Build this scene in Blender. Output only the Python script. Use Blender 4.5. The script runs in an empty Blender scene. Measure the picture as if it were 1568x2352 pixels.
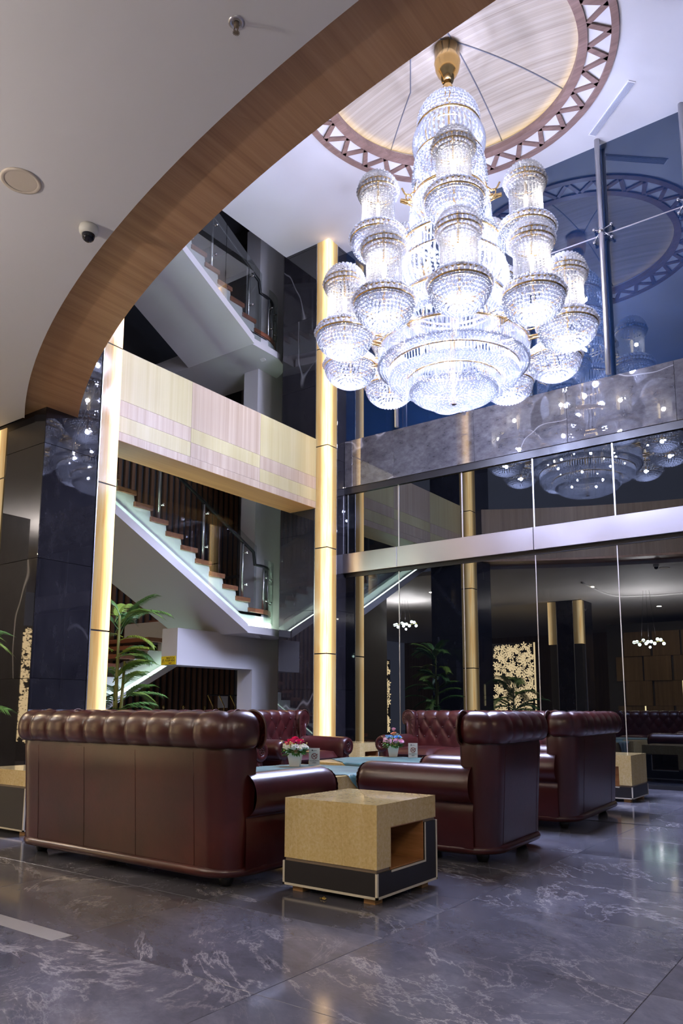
import bpy, math, random
import numpy as np
from mathutils import Matrix, Vector

random.seed(7)
PI = math.pi
SC = bpy.context.scene
COL = SC.collection

# ------------------------------------------------------------------ camera
cam_d = bpy.data.cameras.new('camera'); cam = bpy.data.objects.new('camera', cam_d); COL.objects.link(cam)
cam_d.sensor_fit = 'VERTICAL'; cam_d.sensor_height = 36.0; cam_d.sensor_width = 24.0
F_PX, YAW, PITCH, ROLL, CX, CY = 1750.04, 0.6293048, 0.14713836, -0.00325845, 784.0, 1369.54
cam_d.lens = F_PX / 2352 * 36.0
cam_d.shift_x = (784.0 - CX) / 2352
cam_d.shift_y = (CY - 1176.0) / 2352
cam_d.clip_start = 0.05; cam_d.clip_end = 200
_f = Vector((-math.sin(YAW) * math.cos(PITCH), math.cos(YAW) * math.cos(PITCH), math.sin(PITCH)))
_r = Vector((math.cos(YAW), math.sin(YAW), 0)); _d = -_r.cross(_f)
_c, _s = math.cos(ROLL), math.sin(ROLL)
_r2 = _c * _r + _s * _d; _d2 = -_s * _r + _c * _d
m = Matrix.Identity(4)
for i in range(3):
    m[i][0] = _r2[i]; m[i][1] = -_d2[i]; m[i][2] = -_f[i]
m[2][3] = 1.0
cam.matrix_world = m
SC.camera = cam

# ------------------------------------------------------------------ world, exposure, large lights
SC.view_settings.view_transform = 'Standard'
SC.view_settings.look = 'None'
SC.view_settings.gamma = 1.0
SC.view_settings.use_curve_mapping = False
SC.view_settings.exposure = 0.70
w = bpy.data.worlds.new('world'); SC.world = w; w.use_nodes = True
w.node_tree.nodes['Background'].inputs[0].default_value = (0.50, 0.52, 0.70, 1)
w.node_tree.nodes['Background'].inputs[1].default_value = 0.18
try:
    SC.cycles.use_denoising = True
    SC.cycles.max_bounces = 6
    SC.cycles.diffuse_bounces = 2
    SC.cycles.glossy_bounces = 3
    SC.cycles.transparent_max_bounces = 12
    SC.cycles.use_adaptive_sampling = True
    SC.cycles.adaptive_threshold = 0.1
    SC.cycles.adaptive_min_samples = 16
    SC.cycles.time_limit = 1100.0
    SC.cycles.sample_clamp_indirect = 6.0
except Exception:
    pass

def area_light(name, loc, target, sx, sy, power, color):
    l = bpy.data.lights.new(name, 'AREA'); l.shape = 'RECTANGLE'; l.size = sx; l.size_y = sy
    l.energy = power; l.color = color
    o = bpy.data.objects.new(name, l); COL.objects.link(o); o.location = loc
    o.rotation_euler = (Vector(target) - Vector(loc)).to_track_quat('-Z', 'Y').to_euler()
    return o
WARM = (1.0, 0.74, 0.45); COOL = (0.58, 0.64, 1.0)
# recessed warm downlights of the lobby, let into its low ceiling behind and beside the camera
for (x, y, p) in ((-6.5, 0.6, 45), (-3.0, -2.5, 30), (1.5, -1.5, 30), (-6.0, -4.5, 40), (-10.5, 2.2, 60), (3.5, 1.2, 30)):
    area_light('ceiling_downlight', (x, y, 4.285), (x, y, 0), 0.12, 0.12, p, WARM)

# ------------------------------------------------------------------ mesh helpers
class MB:
    def __init__(s): s.v = []; s.f = []
    def add(s, v, f):
        n = len(s.v); s.v.extend([tuple(p) for p in v]); s.f.extend([tuple(i + n for i in q) for q in f]); return s
    def box(s, x0, x1, y0, y1, z0, z1):
        v = [(x0,y0,z0),(x1,y0,z0),(x1,y1,z0),(x0,y1,z0),(x0,y0,z1),(x1,y0,z1),(x1,y1,z1),(x0,y1,z1)]
        return s.add(v, [(0,3,2,1),(4,5,6,7),(0,1,5,4),(1,2,6,5),(2,3,7,6),(3,0,4,7)])
    def bbox(s, x0, x1, y0, y1, z0, z1, b=0.006):
        # box with chamfered edges
        v = []; 
        xs, ys, zs = (x0, x1), (y0, y1), (z0, z1)
        idx = {}
        for i in (0, 1):
            for j in (0, 1):
                for k in (0, 1):
                    sx, sy, sz = (1 if i == 0 else -1), (1 if j == 0 else -1), (1 if k == 0 else -1)
                    idx[(i,j,k,'x')] = len(v); v.append((xs[i], ys[j] + sy*b, zs[k] + sz*b))
                    idx[(i,j,k,'y')] = len(v); v.append((xs[i] + sx*b, ys[j], zs[k] + sz*b))
                    idx[(i,j,k,'z')] = len(v); v.append((xs[i] + sx*b, ys[j] + sy*b, zs[k]))
        f = []
        g = lambda i, j, k, a: idx[(i, j, k, a)]
        f += [(g(0,0,0,'x'), g(0,0,1,'x'), g(0,1,1,'x'), g(0,1,0,'x')), (g(1,0,0,'x'), g(1,1,0,'x'), g(1,1,1,'x'), g(1,0,1,'x'))]
        f += [(g(0,0,0,'y'), g(1,0,0,'y'), g(1,0,1,'y'), g(0,0,1,'y')), (g(0,1,0,'y'), g(0,1,1,'y'), g(1,1,1,'y'), g(1,1,0,'y'))]
        f += [(g(0,0,0,'z'), g(0,1,0,'z'), g(1,1,0,'z'), g(1,0,0,'z')), (g(0,0,1,'z'), g(1,0,1,'z'), g(1,1,1,'z'), g(0,1,1,'z'))]
        for i in (0, 1):
            for j in (0, 1):
                f.append((g(i,j,0,'x'), g(i,j,1,'x'), g(i,j,1,'y'), g(i,j,0,'y')))
        for i in (0, 1):
            for k in (0, 1):
                f.append((g(i,0,k,'x'), g(i,1,k,'x'), g(i,1,k,'z'), g(i,0,k,'z')))
        for j in (0, 1):
            for k in (0, 1):
                f.append((g(0,j,k,'y'), g(1,j,k,'y'), g(1,j,k,'z'), g(0,j,k,'z')))
        for i in (0, 1):
            for j in (0, 1):
                for k in (0, 1): f.append((g(i,j,k,'x'), g(i,j,k,'y'), g(i,j,k,'z')))
        return s.add(v, f)
    def prism(s, poly, z0, z1):
        n = len(poly)
        v = [(x, y, z0) for x, y in poly] + [(x, y, z1) for x, y in poly]
        f = [tuple(range(n - 1, -1, -1)), tuple(range(n, 2 * n))]
        f += [(i, (i + 1) % n, (i + 1) % n + n, i + n) for i in range(n)]
        return s.add(v, f)
    def prism_x(s, poly, x0, x1):      # poly in (y, z)
        n = len(poly)
        v = [(x0, y, z) for y, z in poly] + [(x1, y, z) for y, z in poly]
        f = [tuple(range(n - 1, -1, -1)), tuple(range(n, 2 * n))]
        f += [(i, (i + 1) % n, (i + 1) % n + n, i + n) for i in range(n)]
        return s.add(v, f)
    def tube(s, pts, r, n=8, cap=True, closed=False):
        pts = [Vector(p) for p in pts]; m = len(pts)
        rr = r if isinstance(r, (list, tuple)) else [r] * m
        v = []; up = Vector((0, 0, 1)); prev = None
        for i, p in enumerate(pts):
            if closed: t = pts[(i + 1) % m] - pts[i - 1]
            else: t = pts[min(i + 1, m - 1)] - pts[max(i - 1, 0)]
            t.normalize()
            a = prev if prev is not None else (up if abs(t.dot(up)) < 0.9 else Vector((1, 0, 0)))
            a = (a - t * a.dot(t))
            if a.length < 1e-5: a = t.orthogonal()
            a.normalize(); b = t.cross(a); prev = a
            for k in range(n):
                th = 2 * PI * k / n
                v.append(p + (a * math.cos(th) + b * math.sin(th)) * rr[i])
        f = []
        for i in range(m if closed else m - 1):
            j = (i + 1) % m
            for k in range(n):
                f.append((i*n + k, i*n + (k+1) % n, j*n + (k+1) % n, j*n + k))
        if cap and not closed:
            f.append(tuple(range(n - 1, -1, -1))); f.append(tuple((m-1)*n + k for k in range(n)))
        return s.add(v, f)
    def lathe(s, prof, n=24, c=(0, 0), z0=0, closed=False):
        v = []; f = []
        for (r, z) in prof:
            for k in range(n):
                th = 2 * PI * k / n
                v.append((c[0] + r * math.cos(th), c[1] + r * math.sin(th), z + z0))
        m = len(prof)
        for i in range(m if closed else m - 1):
            j = (i + 1) % m
            for k in range(n):
                f.append((i*n + k, i*n + (k+1) % n, j*n + (k+1) % n, j*n + k))
        return s.add(v, f)
    def torus(s, R, r, z, n=48, k=6, c=(0, 0)):
        return s.lathe([(R + r * math.cos(2*PI*i/k), z + r * math.sin(2*PI*i/k)) for i in range(k)], n, c, 0, True)
    def ball(s, c, r, n=8, m=5, sz=1.0):
        prof = [(max(1e-4, r * math.sin(PI * i / m)), -r * sz * math.cos(PI * i / m)) for i in range(m + 1)]
        return s.lathe(prof, n, (c[0], c[1]), c[2])
    def mesh(s, name, smooth=False):
        me = bpy.data.meshes.new(name); me.from_pydata(s.v, [], s.f); me.update()
        if smooth: me.polygons.foreach_set('use_smooth', [True] * len(me.polygons))
        return me
    def build(s, name, mat, parent=None, smooth=False, loc=None, rot=None):
        return link(name, s.mesh(name, smooth), mat, parent, loc, rot)

def link(name, me, mat, parent=None, loc=None, rot=None):
    if mat is not None and len(me.materials) == 0: me.materials.append(mat)
    o = bpy.data.objects.new(name, me); COL.objects.link(o)
    if parent is not None: o.parent = parent
    if loc is not None: o.location = loc
    if rot is not None: o.rotation_euler = rot
    return o

def np_mesh(name, verts, tris, mat, smooth=False):
    verts = np.asarray(verts, np.float32); tris = np.asarray(tris, np.int32)
    me = bpy.data.meshes.new(name)
    me.vertices.add(len(verts)); me.vertices.foreach_set('co', verts.ravel())
    me.loops.add(tris.size); me.loops.foreach_set('vertex_index', tris.ravel())
    k = tris.shape[1]; n = len(tris)
    me.polygons.add(n)
    me.polygons.foreach_set('loop_start', np.arange(n, dtype=np.int32) * k)
    me.polygons.foreach_set('loop_total', np.full(n, k, np.int32))
    me.polygons.foreach_set('use_smooth', np.full(n, smooth))
    me.update(calc_edges=True); me.validate()
    me.materials.append(mat)
    return me

def tag(o, label=None, cat=None, group=None, kind=None):
    if label: o['label'] = label
    if cat: o['category'] = cat
    if group: o['group'] = group
    if kind: o['kind'] = kind
    return o
def empty(name, loc=(0, 0, 0), rz=0.0, label=None, cat=None, group=None, kind=None):
    o = bpy.data.objects.new(name, None); COL.objects.link(o); o.location = loc; o.rotation_euler = (0, 0, rz)
    o.empty_display_size = 0.1
    return tag(o, label, cat, group, kind)
def copy_tree(o, parent=None):
    c = o.copy(); COL.objects.link(c)
    if parent is not None: c.parent = parent
    for ch in list(o.children): copy_tree(ch, c)
    return c

# ------------------------------------------------------------------ materials
class NT:
    def __init__(s, name):
        s.m = bpy.data.materials.new(name); s.m.use_nodes = True; s.t = s.m.node_tree
        s.b = s.t.nodes['Principled BSDF']; s.out = s.t.nodes['Material Output']
    def n(s, typ, **kw):
        nd = s.t.nodes.new(typ)
        for k, v in kw.items():
            if k.startswith('i_'): nd.inputs[k[2:].replace('_', ' ')].default_value = v
            else: setattr(nd, k, v)
        return nd
    def l(s, a, b): s.t.links.new(a, b)
    def coords(s, kind='Object', scale=(1, 1, 1), rot=(0, 0, 0), world=False, rnd=0.0):
        if world: src = s.n('ShaderNodeNewGeometry').outputs['Position']
        else: src = s.n('ShaderNodeTexCoord').outputs[kind]
        if rnd:
            oi = s.n('ShaderNodeObjectInfo'); ma = s.n('ShaderNodeVectorMath', operation='MULTIPLY_ADD')
            cb = s.n('ShaderNodeCombineXYZ')
            m1 = s.n('ShaderNodeMath', operation='MULTIPLY'); m1.inputs[1].default_value = rnd
            m2 = s.n('ShaderNodeMath', operation='MULTIPLY'); m2.inputs[1].default_value = rnd * 3.7
            s.l(oi.outputs['Random'], m1.inputs[0]); s.l(oi.outputs['Random'], m2.inputs[0])
            s.l(m1.outputs[0], cb.inputs[0]); s.l(m2.outputs[0], cb.inputs[1])
            ma.inputs[1].default_value = (1, 1, 1)
            s.l(src, ma.inputs[0]); s.l(cb.outputs[0], ma.inputs[2]); src = ma.outputs[0]
        mp = s.n('ShaderNodeMapping'); mp.inputs['Scale'].default_value = scale; mp.inputs['Rotation'].default_value = rot
        s.l(src, mp.inputs['Vector']); return mp.outputs['Vector']
    def noise(s, vec, scale=5, detail=6, rough=0.6, dist=0.0):
        nd = s.n('ShaderNodeTexNoise'); nd.inputs['Scale'].default_value = scale; nd.inputs['Detail'].default_value = detail
        nd.inputs['Roughness'].default_value = rough; nd.inputs['Distortion'].default_value = dist
        s.l(vec, nd.inputs['Vector']); return nd.outputs['Fac']
    def ramp(s, fac, stops):
        r = s.n('ShaderNodeValToRGB'); els = r.color_ramp.elements
        while len(els) < len(stops): els.new(0.5)
        for e, (p, c) in zip(els, stops):
            e.position = p; e.color = (*c, 1) if len(c) == 3 else c
        s.l(fac, r.inputs['Fac']); return r.outputs['Color']
    def mix(s, fac, a, b, mode='MIX'):
        x = s.n('ShaderNodeMix', data_type='RGBA', blend_type=mode)
        if isinstance(fac, (int, float)): x.inputs[0].default_value = fac
        else: s.l(fac, x.inputs[0])
        for sock, val in ((x.inputs[6], a), (x.inputs[7], b)):
            if isinstance(val, (tuple, list)): sock.default_value = (*val, 1) if len(val) == 3 else val
            else: s.l(val, sock)
        return x.outputs[2]
    def math(s, op, a, b=None):
        x = s.n('ShaderNodeMath', operation=op)
        for i, val in enumerate((a, b)):
            if val is None: continue
            if isinstance(val, (int, float)): x.inputs[i].default_value = val
            else: s.l(val, x.inputs[i])
        return x.outputs[0]
    def bump(s, h, strength=0.2, dist=0.01):
        b = s.n('ShaderNodeBump'); b.inputs['Strength'].default_value = strength; b.inputs['Distance'].default_value = dist
        s.l(h, b.inputs['Height']); s.l(b.outputs['Normal'], s.b.inputs['Normal'])
    def base(s, col):
        if isinstance(col, (tuple, list)): s.b.inputs['Base Color'].default_value = (*col, 1)
        else: s.l(col, s.b.inputs['Base Color'])
        return s
    def p(s, **kw):
        for k, v in kw.items(): s.b.inputs[k.replace('_', ' ')].default_value = v
        return s

M = {}
def simple(name, col, rough=0.5, metal=0.0, **kw):
    t = NT(name); t.base(col); t.p(Roughness=rough, Metallic=metal, **kw); M[name] = t.m; return t
simple('white_paint', (0.78, 0.76, 0.74), 0.6)
simple('ceiling_paint_dimmed', (0.60, 0.58, 0.57), 0.7)  # ceiling white darkened to offset the strong chandelier light
simple('ceiling_paint_lifted', (0.80, 0.77, 0.75), 0.7)  # same ceiling white, lightened in place of weaker pendant light
simple('stair_paint', (0.55, 0.54, 0.53), 0.6)
simple('dark_wall', (0.05, 0.05, 0.055), 0.7)
simple('grey_wall', (0.30, 0.29, 0.285), 0.7)
simple('joint_dark', (0.02, 0.018, 0.015), 0.6)
simple('black_metal', (0.012, 0.012, 0.014), 0.35)
simple('steel', (0.72, 0.70, 0.72), 0.34, 1.0)
simple('transom_metal', (0.50, 0.48, 0.51), 0.30, 1.0)
simple('chrome', (0.8, 0.8, 0.82), 0.08, 1.0)
simple('gold', (0.85, 0.58, 0.24), 0.18, 1.0)
simple('brass', (0.80, 0.55, 0.18), 0.2, 1.0)
simple('laminate_black', (0.018, 0.016, 0.017), 0.45)
simple('trim_cream', (0.62, 0.57, 0.45), 0.35)
simple('trim_brown', (0.20, 0.15, 0.10), 0.4)
simple('foot_wood', (0.50, 0.27, 0.10), 0.45)
simple('pot_white', (0.78, 0.77, 0.73), 0.3)
simple('petal_white', (0.88, 0.85, 0.74), 0.6)
simple('petal_pink', (0.86, 0.46, 0.60), 0.6)
simple('petal_magenta', (0.75, 0.03, 0.16), 0.6)
simple('petal_blue', (0.22, 0.50, 0.85), 0.6)
simple('petal_orange', (0.85, 0.36, 0.17), 0.6)
simple('petal_yellow', (0.75, 0.68, 0.15), 0.6)
simple('leaf_small', (0.06, 0.20, 0.03), 0.5)
simple('paper', (0.70, 0.68, 0.64), 0.6)
simple('ink', (0.02, 0.02, 0.02), 0.6)
simple('ink_red', (0.22, 0.03, 0.02), 0.6)
simple('sign_yellow', (0.80, 0.60, 0.01), 0.45)
simple('dark_glass', (0.01, 0.01, 0.015), 0.03)
simple('plastic_white', (0.75, 0.72, 0.63), 0.4)
simple('grille_cream', (0.68, 0.58, 0.46), 0.6)
simple('seam_grey', (0.10, 0.10, 0.12), 0.5)
simple('vent_grey', (0.42, 0.43, 0.50), 0.5)
simple('wrapper', (0.75, 0.55, 0.15), 0.2, 0.9)
simple('lead_bead', (0.9, 0.92, 1.0), 0.05, 0.9)

# window glass against the night: dark body, mirror-like skin
t = NT('night_glass'); t.base((0.0012, 0.0014, 0.002)); t.p(Roughness=0.0, IOR=2.25); t.b.inputs['Specular Tint'].default_value = (0.85, 0.92, 1.0, 1); M['night_glass'] = t.m
t = NT('blue_glass'); t.base((0.006, 0.018, 0.052)); t.p(Roughness=0.0, IOR=2.2); t.b.inputs['Specular Tint'].default_value = (0.80, 0.90, 1.0, 1); M['blue_glass'] = t.m
# clear balustrade glass
def thin_glass(name, tint, refl):
    t = NT(name); tr = t.n('ShaderNodeBsdfTransparent'); tr.inputs[0].default_value = (*tint, 1)
    gl = t.n('ShaderNodeBsdfGlossy'); gl.inputs['Roughness'].default_value = 0.0
    lw = t.n('ShaderNodeLayerWeight'); lw.inputs['Blend'].default_value = 0.25
    mx = t.n('ShaderNodeMixShader'); f = t.math('MAXIMUM', t.math('MULTIPLY', lw.outputs['Fresnel'], 0.35), refl)
    t.l(f, mx.inputs[0]); t.l(tr.outputs[0], mx.inputs[1]); t.l(gl.outputs[0], mx.inputs[2]); t.l(mx.outputs[0], t.out.inputs[0])
    M[name] = t.m
thin_glass('clear_glass', (0.94, 0.97, 0.955), 0.04)
thin_glass('glass_edge', (0.35, 0.55, 0.5), 0.1)

# floor marble
t = NT('floor_marble')
v = t.coords(world=True, scale=(1, 1, 1), rot=(0, 0, 0.55), rnd=9.0)
vs = t.n('ShaderNodeMapping'); vs.inputs['Scale'].default_value = (0.75, 1.35, 1); t.l(v, vs.inputs['Vector']); vs = vs.outputs[0]
cloud = t.noise(vs, 1.3, 9, 0.65, 0.6)
basec = t.ramp(cloud, [(0.28, (0.066, 0.066, 0.082)), (0.55, (0.115, 0.115, 0.140)), (0.78, (0.21, 0.21, 0.245))])  # grey stone tinted towards the blue of the chandelier light
n1 = t.noise(vs, 0.75, 9, 0.68, 0.8)
vein = t.ramp(t.math('ABSOLUTE', t.math('SUBTRACT', n1, 0.5)), [(0.0, (1, 1, 1)), (0.006, (0.30, 0.30, 0.30)), (0.016, (0, 0, 0))])
n2 = t.noise(v, 2.0, 9, 0.72, 1.0)
vein2 = t.ramp(t.math('ABSOLUTE', t.math('SUBTRACT', n2, 0.5)), [(0.0, (0.7, 0.7, 0.7)), (0.010, (0, 0, 0))])
mask = t.ramp(t.noise(v, 0.9, 3, 0.5), [(0.45, (0, 0, 0)), (0.65, (1, 1, 1))])
fine = t.noise(vs, 14, 6, 0.7, 0.5)
c = t.mix(t.math('MULTIPLY', t.math('MULTIPLY', vein, t.ramp(t.noise(v, 0.6, 3, 0.5), [(0.40, (0.1,)*3), (0.62, (1, 1, 1))])), 0.7), basec, (0.52, 0.49, 0.49))
c = t.mix(t.math('MULTIPLY', t.math('MULTIPLY', vein2, mask), 0.38), c, (0.50, 0.48, 0.50))
c = t.mix(0.35, c, t.ramp(fine, [(0.3, (0.35, 0.35, 0.35)), (0.7, (0.75, 0.75, 0.75))]), 'OVERLAY')
t.base(c); t.p(Roughness=0.17, IOR=1.5)
t.l(t.ramp(cloud, [(0.3, (0.075,)*3), (0.7, (0.15,)*3)]), t.b.inputs['Roughness'])
M['floor_marble'] = t.m
simple('inlay_pale', (0.36, 0.35, 0.35), 0.2)

# black column marble
t = NT('black_marble')
v = t.coords(world=True, scale=(0.55, 0.55, 0.22), rot=(0.5, 0.6, 0.2), rnd=5.0)
n1 = t.noise(v, 1.1, 3, 0.45, 0.1)
vein = t.ramp(t.math('ABSOLUTE', t.math('SUBTRACT', n1, 0.5)), [(0.0, (0.8,)*3), (0.0022, (0.15,)*3), (0.005, (0, 0, 0))])
cl = t.noise(v, 14.0, 8, 0.7)
basec = t.ramp(cl, [(0.35, (0.013, 0.012, 0.015)), (0.7, (0.027, 0.025, 0.029))])
c = t.mix(t.math('MULTIPLY', t.math('MULTIPLY', vein, t.ramp(t.noise(v, 0.9, 2, 0.5), [(0.48, (0, 0, 0)), (0.6, (1, 1, 1))])), 0.8), basec, (0.32, 0.31, 0.32))
t.base(c); t.p(Roughness=0.02, IOR=1.65); M['black_marble'] = t.m
# band marble (lighter, polished)
t = NT('band_marble')
v = t.coords(world=True, scale=(0.35, 0.6, 0.6), rot=(0.2, 0.7, 0.3), rnd=5.0)
n1 = t.noise(v, 1.1, 3, 0.45, 0.1)
vein = t.ramp(t.math('ABSOLUTE', t.math('SUBTRACT', n1, 0.5)), [(0.0, (0.8,)*3), (0.0022, (0.15,)*3), (0.005, (0, 0, 0))])
cl = t.noise(v, 18.0, 8, 0.7)
basec = t.ramp(cl, [(0.35, (0.045, 0.043, 0.048)), (0.7, (0.10, 0.095, 0.10))])
t.base(t.mix(t.math('MULTIPLY', vein, 0.7), basec, (0.40, 0.39, 0.40))); t.p(Roughness=0.02, IOR=2.1); M['band_marble'] = t.m

# wood veneers
def wood(name, cols, grain_scale, rough=0.35, world=True, rnd=0.0, coarse=1.0):
    t = NT(name); v = t.coords(world=world, scale=grain_scale, rnd=rnd)
    a = t.noise(v, 1.0, 5, 0.6, 0.0); b = t.noise(v, 5.0, 4, 0.6, 0.0)
    f = t.math('ADD', t.math('MULTIPLY', a, 0.65 * coarse), t.math('MULTIPLY', b, 0.35))
    t.base(t.ramp(f, [(0.32, cols[0]), (0.5, cols[1]), (0.68, cols[2])])); t.p(Roughness=rough, IOR=1.45)
    M[name] = t.m; return t
wood('ring_wood', ((0.40, 0.205, 0.095), (0.53, 0.29, 0.14), (0.62, 0.36, 0.19)), (11, 0.2, 11), 0.38)
wood('parapet_wood', ((0.28, 0.17, 0.08), (0.40, 0.26, 0.13), (0.50, 0.34, 0.18)), (14, 14, 0.3), 0.4)
wood('soffit_wood', ((0.33, 0.15, 0.055), (0.43, 0.20, 0.075), (0.50, 0.25, 0.10)), (9, 0.3, 9), 0.4)
wood('fascia_cream', ((0.42, 0.345, 0.16), (0.48, 0.42, 0.215), (0.54, 0.48, 0.27)), (7, 7, 0.12), 0.38, rnd=2.0)
wood('fascia_pink', ((0.36, 0.265, 0.175), (0.45, 0.35, 0.25), (0.52, 0.43, 0.32)), (16, 16, 0.12), 0.38, rnd=2.0)
wood('disc_wood', ((0.19, 0.15, 0.11), (0.30, 0.25, 0.195), (0.39, 0.335, 0.27)), (0.012, 13, 0.0), 0.45)
wood('lattice_wood', ((0.15, 0.09, 0.07), (0.21, 0.13, 0.105), (0.28, 0.18, 0.15)), (0.6, 14, 14), 0.4)
wood('tread_wood', ((0.15, 0.055, 0.03), (0.22, 0.08, 0.045), (0.28, 0.11, 0.06)), (0.5, 12, 12), 0.35)
wood('slat_wood', ((0.11, 0.055, 0.03), (0.17, 0.085, 0.045), (0.22, 0.11, 0.06)), (10, 10, 0.5), 0.5)
wood('niche_wood', ((0.24, 0.10, 0.035), (0.36, 0.16, 0.055), (0.45, 0.21, 0.08)), (2, 1.2, 26), 0.4)
wood('panel_wood', ((0.10, 0.06, 0.025), (0.16, 0.10, 0.045), (0.22, 0.14, 0.07)), (12, 12, 0.3), 0.5)

# onyx / cream stone of the tables
t = NT('onyx'); v = t.coords(world=False, scale=(1, 1, 1), rnd=3.0)
st = t.n('ShaderNodeMapping'); st.inputs['Scale'].default_value = (7, 7, 0.7); t.l(v, st.inputs['Vector'])
a = t.noise(st.outputs[0], 1.0, 5, 0.6, 0.4); b = t.noise(v, 55, 4, 0.65, 0.5)
f = t.math('ADD', t.math('MULTIPLY', a, 0.35), t.math('MULTIPLY', b, 0.65))
cc = t.ramp(f, [(0.32, (0.50, 0.355, 0.125)), (0.5, (0.63, 0.475, 0.205)), (0.68, (0.71, 0.585, 0.325))])
vv = t.ramp(t.math('ABSOLUTE', t.math('SUBTRACT', t.noise(st.outputs[0], 0.35, 3, 0.5, 0.8), 0.5)), [(0.0, (0.25,)*3), (0.004, (0, 0, 0))])
t.base(t.mix(vv, cc, (0.85, 0.76, 0.52))); t.p(Roughness=0.05, IOR=1.6); M['onyx'] = t.m

# leather
t = NT('leather'); v = t.coords(scale=(1, 1, 1))
a = t.noise(v, 2.2, 4, 0.55); gr = t.noise(v, 260, 3, 0.6); wr = t.noise(v, 26, 5, 0.6, 0.8)
t.base(t.ramp(a, [(0.3, (0.030, 0.0052, 0.0054)), (0.6, (0.056, 0.0088, 0.0080)), (0.8, (0.095, 0.017, 0.013))]))
t.p(Roughness=0.30, IOR=1.5); t.b.inputs['Coat Weight'].default_value = 0.25; t.b.inputs['Coat Roughness'].default_value = 0.22
t.bump(t.math('ADD', t.math('MULTIPLY', gr, 0.25), t.math('MULTIPLY', wr, 0.75)), 0.16, 0.006); M['leather'] = t.m
simple('leather_trim', (0.055, 0.016, 0.010), 0.35)
simple('button', (0.03, 0.006, 0.005), 0.3)

# runner cloth
t = NT('teal_cloth'); v = t.coords(scale=(1, 1, 1))
wv = t.noise(v, 60, 3, 0.6); st = t.noise(v, 4, 4, 0.6, 0.4)
t.base(t.ramp(st, [(0.3, (0.004, 0.045, 0.045)), (0.55, (0.010, 0.095, 0.092)), (0.75, (0.05, 0.17, 0.15))])); t.p(Roughness=0.55)
t.b.inputs['Sheen Weight'].default_value = 0.3; t.bump(wv, 0.3, 0.003); M['teal_cloth'] = t.m

# palm leaf
t = NT('palm_leaf'); oi = t.n('ShaderNodeObjectInfo')
t.base(t.ramp(oi.outputs['Random'], [(0.0, (0.05, 0.13, 0.03)), (0.5, (0.10, 0.22, 0.04)), (0.85, (0.22, 0.32, 0.04)), (1.0, (0.42, 0.42, 0.05))])); t.p(Roughness=0.42); M['palm_leaf'] = t.m
simple('palm_stem', (0.20, 0.22, 0.05), 0.5)
simple('planter', (0.03, 0.028, 0.03), 0.3)

# luminous things -------------------------------------------------
def emit(name, col, strength):
    t = NT(name); e = t.n('ShaderNodeEmission'); e.inputs[0].default_value = (*col, 1); e.inputs[1].default_value = strength
    t.l(e.outputs[0], t.out.inputs[0]); M[name] = t.m
emit('bulb_warm', (1.0, 0.80, 0.52), 3.0)
emit('bulb_cool', (0.80, 0.84, 1.0), 0.8)
emit('led_green', (0.74, 1.0, 0.82), 24.0)
emit('led_soft', (0.70, 1.0, 0.86), 3.5)
emit('led_yellow', (1.0, 0.78, 0.26), 9.0)
emit('lamp_green_white', (0.75, 1.0, 0.85), 18.0)
emit('screen_back', (1.0, 0.72, 0.38), 3.0)
emit('slot_light', (1.0, 0.80, 0.42), 4.0)
emit('led_cyan', (0.6, 0.9, 0.95), 2.0)
# back-lit alabaster of the column corners: the falloff of light from the corner is painted into the emission
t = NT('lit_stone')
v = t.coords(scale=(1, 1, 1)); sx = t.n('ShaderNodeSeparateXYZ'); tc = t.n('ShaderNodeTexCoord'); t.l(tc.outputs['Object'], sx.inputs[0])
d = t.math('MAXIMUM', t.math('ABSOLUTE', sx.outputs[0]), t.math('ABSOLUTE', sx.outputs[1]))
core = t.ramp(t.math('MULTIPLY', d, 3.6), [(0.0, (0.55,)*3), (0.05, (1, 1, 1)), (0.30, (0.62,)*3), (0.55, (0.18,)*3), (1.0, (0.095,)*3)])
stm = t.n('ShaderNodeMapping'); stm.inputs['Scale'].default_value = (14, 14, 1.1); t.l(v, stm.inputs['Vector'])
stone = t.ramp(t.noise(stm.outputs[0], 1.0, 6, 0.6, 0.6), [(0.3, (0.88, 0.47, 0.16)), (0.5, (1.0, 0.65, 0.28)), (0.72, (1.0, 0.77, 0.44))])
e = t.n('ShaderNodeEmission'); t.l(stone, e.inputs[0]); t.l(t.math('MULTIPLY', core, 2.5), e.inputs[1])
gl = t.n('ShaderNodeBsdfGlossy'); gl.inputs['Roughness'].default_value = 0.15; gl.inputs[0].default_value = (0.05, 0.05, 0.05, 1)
ad = t.n('ShaderNodeAddShader'); t.l(e.outputs[0], ad.inputs[0]); t.l(gl.outputs[0], ad.inputs[1]); t.l(ad.outputs[0], t.out.inputs[0]); M['lit_stone'] = t.m

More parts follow.
